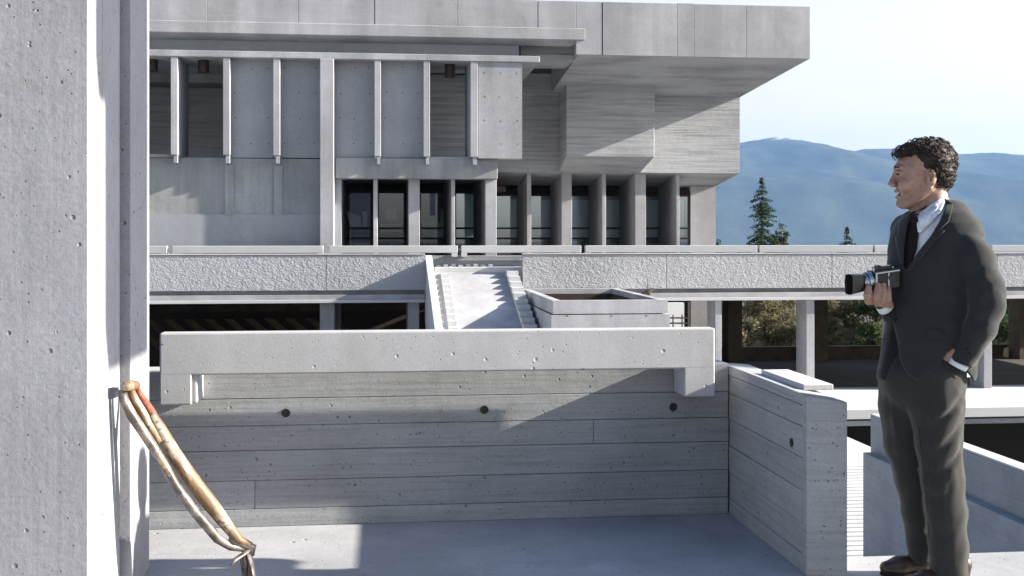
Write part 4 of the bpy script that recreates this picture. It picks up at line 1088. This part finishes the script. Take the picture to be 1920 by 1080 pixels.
# --- hair: cap plus hundreds of curls
def hair_sdf(p):
    d = ell(p, P(1744,305,0), (pr(47.5), 0.088, pr(46)))
    d = smin(d, ell(p, P(1756,331,0), (pr(29), 0.076, pr(29))), pr(10))
    d = smin(d, cone(p, P(1716,280,-0.02), P(1686,288,-0.018), pr(15), pr(9)), pr(9))
    d = smin(d, cone(p, P(1716,280,0.02), P(1686,288,0.018), pr(15), pr(9)), pr(9))
    # leave forehead, face and ears free
    px, py = photo_xy(p)
    face = poly_dist(px, py, [(1640,296),(1689,297),(1700,299),(1712,304),(1716,318),(1724,330),(1731,331),(1738,322),(1748,318),(1756,325),(1756,345),(1753,356),(1764,353),(1775,357),(1782,352),(1800,370),(1800,420),(1640,420)])*MPP
    d = smax(d, -face, pr(3))
    q = p*95.0
    d = d + 0.0036*np.sin(q[...,0]+1.5*np.sin(q[...,2]*0.8))*np.sin(q[...,1]+1.3*np.sin(q[...,0]*0.7))*np.sin(q[...,2]+1.7*np.sin(q[...,1]*0.9))
    return d
lo, hi = bounds([P(1668,380,-0.10), P(1795,252,0.10)], 0.012)
hv, hf = surface(hair_sdf, lo, hi, 0.0030)
r_ = np.random.default_rng(8)
curl = MB()
eps = 1e-3
sel = r_.choice(len(hv), 900, replace=False)
pp = hv[sel]
grad = np.stack([hair_sdf(pp+np.eye(3)[i]*eps)-hair_sdf(pp-np.eye(3)[i]*eps) for i in range(3)], 1); grad /= np.linalg.norm(grad,axis=1)[:,None]+1e-9
for p_, g_ in zip(pp, grad):
    if p_[0] < P(1722,300)[0] and p_[2] < P(1700,294)[2]: continue
    t1 = Vector(g_).orthogonal().normalized(); t1.rotate(Matrix.Rotation(r_.uniform(0,6.28), 3, Vector(g_)))
    t2 = Vector(g_).cross(t1)
    R = r_.uniform(0.0045, 0.0095); L = r_.uniform(3.5, 5.5)
    pts = []
    for k in range(6):
        a = L*k/5
        pts.append(Vector(p_) + Vector(g_)*(0.0018+0.0055*math.sin(math.pi*k/5)) + t1*R*math.cos(a) + t2*R*math.sin(a)*0.8 - t1*R)
    curl.tube(pts, [0.0008,0.0015,0.0018,0.0018,0.0015,0.0007], 5, cap=False)
k = len(hv)
hair = link('hair', mesh(hv.tolist()+[tuple(x) for x in curl.v], hf.tolist()+[tuple(i+k for i in f) for f in curl.f], 'hair'), M['hair'], man, smooth=True)

# --- jacket
LV = [(372,1748,1790,.055),(385,1728,1800,.085),(400,1702,1804,.125),(418,1689,1818,.155),(440,1680,1824,.170),(470,1676,1824,.172),(500,1675,1824,.170),(540,1676,1818,.160),(580,1675,1815,.156),(620,1668,1814,.158),(660,1661,1814,.160),(700,1654,1808,.158),(716,1653,1802,.156)]
LVz = np.array([P(1745,l[0])[2] for l in LV])[::-1]; LVa = np.array([P(l[1],l[0])[0] for l in LV])[::-1]; LVb = np.array([P(l[2],l[0])[0] for l in LV])[::-1]; LVr = np.array([l[3] for l in LV])[::-1]
def torso(p, grow=0.0, bottom=712.0):
    z = p[...,2]
    xa = np.interp(z, LVz, LVa); xb = np.interp(z, LVz, LVb); ry = np.interp(z, LVz, LVr)
    cx = (xa+xb)/2; rx = (xb-xa)/2
    # shoulders run diagonally: near one to the right, far one to the left
    q = (p[...,0]-cx)/(rx+grow); w = (p[...,1]-D0+0.02)/(ry+grow)
    sk = 0.28
    f = np.sqrt(np.abs(q*q+w*w+2*sk*q*w))/math.sqrt(1-0) 
    # tilted ellipse that still spans exactly xa..xb
    f = np.sqrt(np.maximum(q*q + w*w + 2*sk*q*w, 0)/(1-sk*sk)*1.0)
    d = (f-1)*np.minimum(rx, ry)*0.85
    d = smax(d, P(1740,bottom)[2]-z, 0.006)
    return smax(d, z-P(1740,374)[2], 0.02)
def nz(p, f, a, seed=0.0):
    q = p*f+seed
    return a*np.sin(q[...,0]+1.7*np.sin(q[...,2]*0.63+q[...,1]*0.4))*np.sin(q[...,2]*0.9+1.3*np.sin(q[...,1]+q[...,0]*0.5))
SLV = [P(1796,433,-0.115), P(1826,482,-0.165), P(1849,545,-0.195), P(1851,570,-0.200), P(1838,615,-0.200), P(1806,676,-0.172)]
SLR = [pr(29), pr(31), pr(31.5), pr(31), pr(27), pr(22)]
def sleeve_near(p):
    d = chain(p, SLV, SLR, 0.02)
    cut = ((p-P(1803,680,-0.170))@ (P(1800,700,-0.18)-P(1824,640,-0.19))/np.linalg.norm(P(1800,700,-0.18)-P(1824,640,-0.19)))
    d = smax(d, cut-0.006, 0.004)
    # folds round the elbow and down the sleeve
    for a, b, r in [(P(1822,560,-0.28),P(1884,548,-0.19),6),(P(1820,588,-0.275),P(1878,590,-0.20),6),(P(1830,520,-0.28),P(1884,525,-0.20),5),(P(1822,500,-0.26),P(1872,480,-0.20),5),(P(1815,620,-0.265),P(1858,628,-0.20),5),(P(1826,470,-0.26),P(1812,540,-0.28),5),(P(1808,650,-0.25),P(1838,640,-0.21),4)]:
        d = fold(d, p, a, b, pr(r*.75), pr(8))
    for a, b, r in [(P(1828,574,-0.290),P(1890,568,-0.20),3),(P(1826,604,-0.28),P(1874,610,-0.19),3),(P(1830,540,-0.285),P(1892,535,-0.19),3)]:
        d = fold(d, p, a, b, -pr(r*1.1), pr(5))
    return d + nz(p, 38, 0.0022, 2)
def sleeve_far(p):
    d = chain(p, [P(1700,430,0.115), P(1712,500,0.20), P(1722,565,0.22), P(1700,590,0.12), P(1672,588,0.030)], [pr(30), pr(31), pr(30), pr(26), pr(20)], 0.02)
    n = P(1655,578,0.0)-P(1690,595,0.09); n /= np.linalg.norm(n)
    return smax(d, (p-P(1660,580,0.01))@n, 0.004)
VOPEN = [(1713,398),(1745,388),(1772,372),(1776,386),(1764,416),(1745,446),(1724,472),(1704,502),(1697,505),(1692,488),(1696,452),(1700,424)]
def jacket(p):
    d = torso(p)
    px, py = photo_xy(p)
    # shoulder roll and back
    d = smin(d, ell(p, P(1796,434,-0.105), (pr(29),0.066,pr(28))), 0.02)
    d = smin(d, ell(p, P(1788,468,0.02), (pr(34),0.10,pr(58))), 0.02)
    d = smin(d, ell(p, P(1700,432,0.115), (pr(26),0.06,pr(28))), 0.03)
    # long drag folds from the pocketed hand to the button, and from shoulder to hem
    for a, b, r in [(P(1690,610,-0.16),P(1775,650,-0.19),7),(P(1684,560,-0.14),P(1790,610,-0.19),6),(P(1700,520,-0.15),P(1798,560,-0.18),5),(P(1760,450,-0.17),P(1790,600,-0.19),5),(P(1720,640,-0.165),P(1778,640,-0.19),5)]:
        d = fold(d, p, a, b, pr(r*.45), pr(9))
    d = fold(d, p, P(1796,470,-0.19), P(1812,600,-0.20), -pr(4), pr(9))
    d = d + nz(p, 17, 0.0028, 0.7)*np.clip((P(1740,420)[2]-p[...,2])*6, 0, 1) + nz(p, 41, 0.0016, 4.2)
    front = p[...,1]-(D0-0.02)
    # neck opening down to the button
    v = poly_dist(px, py, VOPEN)*MPP
    v = smax(v, front, 0.004)
    d = smax(d, -v, 0.003)
    # cutaway below the button and raised hem at the pocket
    cut = poly_dist(px, py, [(1675,606),(1684,640),(1688,676),(1700,700),(1720,713),(1741,706),(1760,684),(1774,662),(1790,652),(1806,690),(1830,720),(1830,760),(1640,760),(1650,716),(1657,690),(1665,650)])*MPP
    cut = smax(cut, front-0.02, 0.004)
    d = smax(d, -cut, 0.004)
    d = smin(d, sleeve_near(p), 0.0025)
    return smin(d, sleeve_far(p), 0.010)
jl, jh = bounds([P(1640,730,-0.30), P(1900,365,0.30)], 0.01)
jk = sdf_obj('jacket', jacket, jl, jh, 0.0062, M['suit'], man, smooth_it=2)
# far front edge of the jacket hanging free
def surf_pt(fn, px, py, back=0.30):
    """first point of a cloth surface met on the bearing px, py"""
    ds = np.linspace(-0.36, back, 220)
    pts = np.array([P(px, py, d) for d in ds]); v = fn(pts)
    i = np.argmax(v < 0)
    if not (v < 0).any(): return None
    if i == 0: return pts[0]
    t = v[i-1]/(v[i-1]-v[i]); return pts[i-1]*(1-t)+pts[i]*t
def patch(name, fn, rows, mat, parent, off=0.004, m=7, thick=0.003, dflt=-0.15):
    """cloth piece laid on a surface: rows of (y, x left, x right) in photo pixels"""
    vs = []; fs = []; n = 0
    ys = []
    for (y0, a0, b0), (y1, a1, b1) in zip(rows, rows[1:]):
        k = max(2, int(abs(y1-y0)/5))
        for q in range(k): t = q/k; ys.append((y0+(y1-y0)*t, a0+(a1-a0)*t, b0+(b1-b0)*t))
    ys.append(rows[-1])
    for y, a, b in ys:
        for i in range(m):
            x = a+(b-a)*i/(m-1)
            s = surf_pt(fn, x, y)
            if s is None: s = vs[-1] if vs else P(x, y, dflt)
            s = np.array(s)
            dr = s-np.array([0,0,CAMH]); s = s-dr/np.linalg.norm(dr)*off
            vs.append(s)
    for j in range(len(ys)-1):
        for i in range(m-1):
            k = j*m+i; fs.append((k,k+1,k+m+1,k+m))
    o = link(name, mesh([tuple(v) for v in vs], fs, name), mat, parent, smooth=True)
    s = o.modifiers.new('thick', 'SOLIDIFY'); s.thickness = thick; s.offset = -1
    return o
def base_jacket(p):      # jacket outline without the opening, to lay lapels over
    d = torso(p)
    d = smin(d, ell(p, P(1796,434,-0.105), (pr(29),0.066,pr(28))), 0.02)
    return d
def shirt_sdf(p):
    d = torso(p, -0.024, 600.0)
    return smin(d, chain(p, [P(1752,395,0), P(1757,430,0)], [pr(30), pr(36)]), 0.02)
sl0, sh0 = bounds([P(1670,610,-0.22), P(1835,366,0.22)], 0.01)
shirt = sdf_obj('shirt', shirt_sdf, sl0, sh0, 0.009, M['shirt'], man)
# collar: a band standing round the neck with folded-down points
def collar():
    vs = []; fs = []; n = 30
    for i in range(n+1):
        u = i/n
        # from front gap (left in picture) around the near side to the nape
        ax = [(1718,408,-0.050),(1722,409,-0.075),(1738,399,-0.092),(1755,386,-0.080),(1768,374,-0.045),(1775,369,0.0),(1768,374,0.05),(1745,392,0.085),(1722,405,0.06),(1712,408,0.02)]
        t = u*(len(ax)-1); k = min(int(t), len(ax)-2); f = t-k
        a = np.array(ax[k])*(1-f)+np.array(ax[k+1])*f
        top = P(a[0], a[1]-4, a[2]); 
        low = P(a[0]+4, a[1]+14+8*math.sin(math.pi*min(1,u*2)), a[2]*1.25-0.006)
        inn = P(a[0], a[1]+8, a[2]*0.9)
        vs += [tuple(inn), tuple(top), tuple(low)]
    for i in range(n):
        for j in range(2):
            k = i*3+j; fs.append((k,k+1,k+4,k+3))
    o = link('collar', mesh(vs, fs, 'collar'), M['shirt'], shirt, smooth=True)
    s = o.modifiers.new('thick', 'SOLIDIFY'); s.thickness = 0.003; s.offset = 0
collar()
patch('collar_point', shirt_sdf, [(372,1764,1775),(385,1744,1770),(398,1728,1764),(410,1720,1752),(424,1720,1738),(436,1722,1727)], M['shirt'], shirt, off=0.012, m=8)
patch('tie', shirt_sdf, [(403,1708,1724),(412,1706,1725),(420,1704,1722),(440,1700,1722),(465,1696,1719),(490,1694,1711),(504,1694,1705)], M['tie'], man, off=0.010, m=7, thick=0.004)
patch('tie_knot', shirt_sdf, [(402,1711,1722),(410,1708,1724),(417,1708,1721)], M['tie'], man, off=0.017, m=6, thick=0.006)
patch('lapel', base_jacket, [(372,1772,1779),(386,1774,1787),(400,1769,1784),(416,1762,1779),(430,1753,1763),(433,1752,1772),(446,1743,1758),(470,1724,1738),(492,1710,1720),(508,1701,1706)], M['suit'], jk, off=0.008, m=7, thick=0.005)
patch('lapel', base_jacket, [(404,1694,1707),(420,1685,1702),(440,1684,1698),(446,1679,1697),(470,1684,1695),(495,1690,1695)], M['suit'], jk, off=0.007, m=5, thick=0.004)
patch('pocket_flap', jacket, [(618,1738,1766),(626,1738,1768),(634,1740,1769)], M['suit'], jk, off=0.003, m=6, thick=0.002)
b_ = surf_pt(jacket, 1679, 600)
MB().tube([tuple(b_+np.array([0.001,-0.006,0])), tuple(b_+np.array([0,0.004,0]))], 0.0085, 14).build('button', M['camera_trim'] if 'camera_trim' in M else M['tie'], jk)
# sleeve buttons and shirt cuffs
cf = MB().tube([P(1661,578,-0.002), P(1654,569,-0.012)], [pr(15.5), pr(14.5)], 18, cap=False); o = cf.build('shirt_cuff', M['shirt'], man, smooth=True)
s = o.modifiers.new('thick', 'SOLIDIFY'); s.thickness = 0.002
cf = MB().tube([P(1800,678,-0.168), P(1794,688,-0.163)], [pr(18), pr(17)], 18, cap=False); o = cf.build('shirt_cuff', M['shirt'], man, smooth=True)
s = o.modifiers.new('thick', 'SOLIDIFY'); s.thickness = 0.002
for q_ in range(3):
    sp = surf_pt(jacket, 1822-q_*5, 672+q_*-9)
    if sp is not None: MB().tube([tuple(sp+np.array([0,-0.003,0])), tuple(sp+np.array([0,0.003,0]))], 0.0045, 10).build('sleeve_button', M['tie'], jk)
# --- trousers
FARL = [(1706,700,0.06),(1700,760,0.075),(1699,830,0.085),(1712,900,0.09),(1722,960,0.10),(1729,1020,0.105),(1731,1052,0.11)]
FARR = [58,50,40,33,29,26.5,26]
NEARL = [(1752,700,-0.05),(1756,760,-0.07),(1760,830,-0.075),(1768,900,-0.08),(1774,960,-0.085),(1778,1020,-0.09),(1780,1085,-0.095)]
NEARR = [56,49,41,37,35.5,34,34]
def trousers(p):
    d = chain(p, [P(a,b,c) for a,b,c in FARL], [pr(r) for r in FARR], 0.02)
    e = chain(p, [P(a,b,c) for a,b,c in NEARL], [pr(r) for r in NEARR], 0.02)
    for a, b, r in [(P(1790,735,-0.16),P(1745,790,-0.165),6),(P(1792,770,-0.15),P(1750,838,-0.15),6),(P(1796,800,-0.14),P(1752,880,-0.145),6),(P(1794,850,-0.13),P(1760,920,-0.14),5),(P(1800,905,-0.12),P(1776,990,-0.145),5),(P(1766,900,-0.155),P(1770,1040,-0.16),4),(P(1800,960,-0.13),P(1796,1060,-0.14),5),(P(1768,700,-0.15),P(1772,760,-0.16),6)]:
        e = fold(e, p, a, b, pr(r*.8), pr(8))
    for a, b, r in [(P(1800,752,-0.165),P(1750,805,-0.185),5),(P(1806,795,-0.15),P(1762,850,-0.175),5),(P(1806,835,-0.14),P(1765,900,-0.17),4)]:
        e = fold(e, p, a, b, -pr(r*.9), pr(7))
    for a, b, r in [(P(1668,745,-0.03),P(1712,775,-0.05),6),(P(1672,790,0.0),P(1700,860,-0.01),4),(P(1712,990,0.03),P(1745,1012,0.03),5),(P(1665,730,-0.01),P(1680,850,0.02),5)]:
        d = fold(d, p, a, b, pr(r*.7), pr(8))
    f = smin(d, e, 0.010)
    f = smin(f, ell(p, P(1733,715,0), (pr(73),0.128,pr(62))), 0.03)
    f = f + nz(p, 24, 0.0022, 1.2) + nz(p*np.array([1,1,0.4]), 60, 0.0018, 3.0)
    f = smax(f, p[...,2]-P(1740,640)[2], 0.01)
    hem_f = P(1731,1049,0.11)[2]+ (p[...,0]-P(1731,1049)[0])*(-0.18); hem_n = P(1780,1092,-0.095)[2]+(p[...,0]-P(1780,1092)[0])*(-0.15)
    side = 1/(1+np.exp(-(p[...,1]-D0-0.01)*120))
    return smax(f, (hem_n*(1-side)+hem_f*side)-p[...,2], 0.003)
tl, th_ = bounds([P(1640,1105,-0.26), P(1825,640,0.22)], 0.01)
tr_ = sdf_obj('trousers', trousers, tl, th_, 0.0062, M['trouser'], man, smooth_it=2)
# pocket edge and crease
MB().tube([tuple(surf_pt(trousers, x, y)+np.array([0,-0.002,0])) for x, y in [(1764,668),(1772,684),(1782,698),(1792,708)]], 0.003, 6).build('pocket_edge', M['trouser'], tr_, smooth=True)
MB().tube([tuple(surf_pt(trousers, x, y)+np.array([0,-0.0012,0])) for x, y in [(1722,800),(1728,850),(1733,900),(1738,950),(1741,1000),(1744,1040)]], 0.0022, 5).build('crease', M['trouser'], tr_, smooth=True)
# --- shoes
def shoe(cx, cy, dyc, floor):
    def f(p):
        q = p-np.array([cx, cy, floor])
        d = chain(q, [(-0.150,0,0.030),(-0.09,0,0.036),(0.0,0,0.045),(0.055,0,0.045)], [0.026,0.038,0.040,0.036], 0.02)
        d = smin(d, cone(q, (0.0,0,0.06), (0.06,0,0.10), 0.038, 0.040), 0.03)
        d = smax(d, -(q[...,2]-0.006), 0.004)
        return d
    return f
def add_shoe(px, dyc):
    cx, cy = P(px,1070,dyc)[0], D0+dyc
    f = shoe(cx, cy, dyc, 0.0)
    lo, hi = np.array([cx-.2, cy-.06, -0.005]), np.array([cx+.15, cy+.06, 0.16])
    s_ = sdf_obj('shoe', f, lo, hi, 0.0045, M['shoe'], man, smooth_it=1)
    MB().prism([(cx-0.176,cy),(cx-0.16,cy-.026),(cx-0.09,cy-.041),(cx,cy-.038),(cx+.07,cy-.037),(cx+.092,cy),(cx+.07,cy+.037),(cx,cy+.038),(cx-0.09,cy+.041),(cx-0.16,cy+.026)], 'z', 0.001, 0.013).build('sole', M['tie'], s_)
    for k in range(3):
        MB().tube([(cx-0.035+k*.018,cy-0.018,0.088+k*.012),(cx-0.037+k*.018,cy,0.094+k*.012),(cx-0.035+k*.018,cy+0.018,0.088+k*.012)], 0.0018, 5).build('lace', M['tie'], s_)
add_shoe(1726, 0.115)
add_shoe(1776, -0.095)
# --- paper tag hanging from the back of the jacket
MB().add([tuple(P(1806,684,0.02)),tuple(P(1828,682,0.04)),tuple(P(1830,707,0.04)),tuple(P(1808,707,0.02))], [(0,1,2,3)]).build('white_lining', M['shirt'], jk)
o = bpy.data.objects['white_lining']; s = o.modifiers.new('thick','SOLIDIFY'); s.thickness = 0.002
MB().tube([tuple(P(1808,690,0.0)),tuple(P(1806,740,0.0)),tuple(P(1804,762,0.0))], [0.006,0.006,0.009], 8, flat=0.5).build('strap_end', M['shoe'], jk)

# ------------------------------------------------------------------ the camera in his hand
M['leather'] = simple('black_grained_leather', (0.012,0.009,0.009), 0.5, var=0.4, scale=400, bump=0.05)
M['chrome'] = simple('satin_chrome', (0.42,0.44,0.47), 0.32, 1.0, var=0.08, scale=80)
M['blackmetal'] = simple('black_camera_metal', (0.014,0.009,0.009), 0.35, 0.0, var=0.3)
cm = thing('film_camera', 'black and chrome medium-format camera with square lens hood held at waist height', 'camera', tuple(P(1655,525,-0.02)))
# own axes: forward along -x tipped slightly down
def cpt(u, v, w):      # u forward (m), v to the viewer's side, w up
    o = P(1654,519,-0.015); tilt = 0.10
    fx, fz = -math.cos(tilt), -math.sin(tilt)*-0.3
    return tuple(o + np.array([fx*u, 0, fz*u*0-0.13*u]) + np.array([0.0, -v, 0]) + np.array([-0.10*w*0, 0, w]))
def cbox(name, u0,u1,v0,v1,w0,w1, mat, parent, bev=0.002):
    pts = [cpt(u0,v0,w0),cpt(u1,v0,w0),cpt(u1,v1,w0),cpt(u0,v1,w0),cpt(u0,v0,w1),cpt(u1,v0,w1),cpt(u1,v1,w1),cpt(u0,v1,w1)]
    return MB().add(pts, HEXF).build(name, mat, parent, bevel=bev)
bd = cbox('camera_body', -0.055, 0.045, -0.042, 0.042, -0.047, 0.022, M['leather'], cm)
for u0,u1,w0,w1 in [(-0.056,0.047,0.0175,0.0235),(0.038,0.0465,-0.047,0.017),(-0.012,-0.006,-0.047,0.017),]:
    cbox('trim', u0,u1,0.0395,0.0440,w0,w1, M['chrome'], bd, 0.0008)
cbox('top_plate', -0.056, 0.047, -0.043, 0.043, 0.0225, 0.030, M['blackmetal'], cm)
hd = cbox('viewfinder_hood', -0.030, 0.030, -0.03, 0.03, 0.0305, 0.042, M['blackmetal'], cm, 0.002)
for u0,u1,w0,w1,mt in [(-0.026,0.012,0.0422,0.046,'chrome'),(0.016,0.028,0.0422,0.050,'blackmetal'),(-0.040,-0.032,0.031,0.038,'chrome')]:
    cbox('latch', u0,u1,-0.012,0.022,w0,w1, M[mt], hd, 0.001)
MB().tube([cpt(0.044,0.03,0.02),cpt(0.052,0.032,0.040),cpt(0.058,0.032,0.048)], [0.004,0.006,0.003], 8).build('lever', M['chrome'], cm, smooth=True)
ln = MB().tube([cpt(0.045,0,-0.012),cpt(0.052,0,-0.012),cpt(0.053,0,-0.012),cpt(0.066,0,-0.012),cpt(0.067,0,-0.012),cpt(0.088,0,-0.012)], [0.037,0.037,0.040,0.040,0.034,0.031], 28, flat=1.0).build('lens', M['chrome'], cm)
for k in range(3):
    MB().tube([cpt(0.055+k*.009,0,-0.012),cpt(0.058+k*.009,0,-0.012)], [0.0408-k*.002]*2, 28).build('lens_ring', M['blackmetal'] if k%2 else M['chrome'], ln)
# square hood flaring forward, open at the front
vs = []; fs = []
for u, r in ((0.082,0.030),(0.094,0.037),(0.140,0.042)):
    for k in range(20):
        a = 2*math.pi*(k+0.5)/20; c_, s_ = math.cos(a), math.sin(a)
        e = 1/max(abs(c_),abs(s_)); e = 1+(e-1)*0.62
        vs.append(cpt(u, r*c_*e, -0.012+r*s_*e))
for j in range(2):
    for k in range(20): fs.append((j*20+k, j*20+(k+1)%20, (j+1)*20+(k+1)%20, (j+1)*20+k))
ho = link('lens_hood', mesh(vs, fs, 'lens_hood'), M['blackmetal'], cm)
s = ho.modifiers.new('thick','SOLIDIFY'); s.thickness = 0.0025
wc = MB().tube([cpt(-0.02,0.043,-0.006),cpt(-0.02,0.050,-0.006)], [0.012,0.012], 18).build('winding_knob', M['blackmetal'], cm)
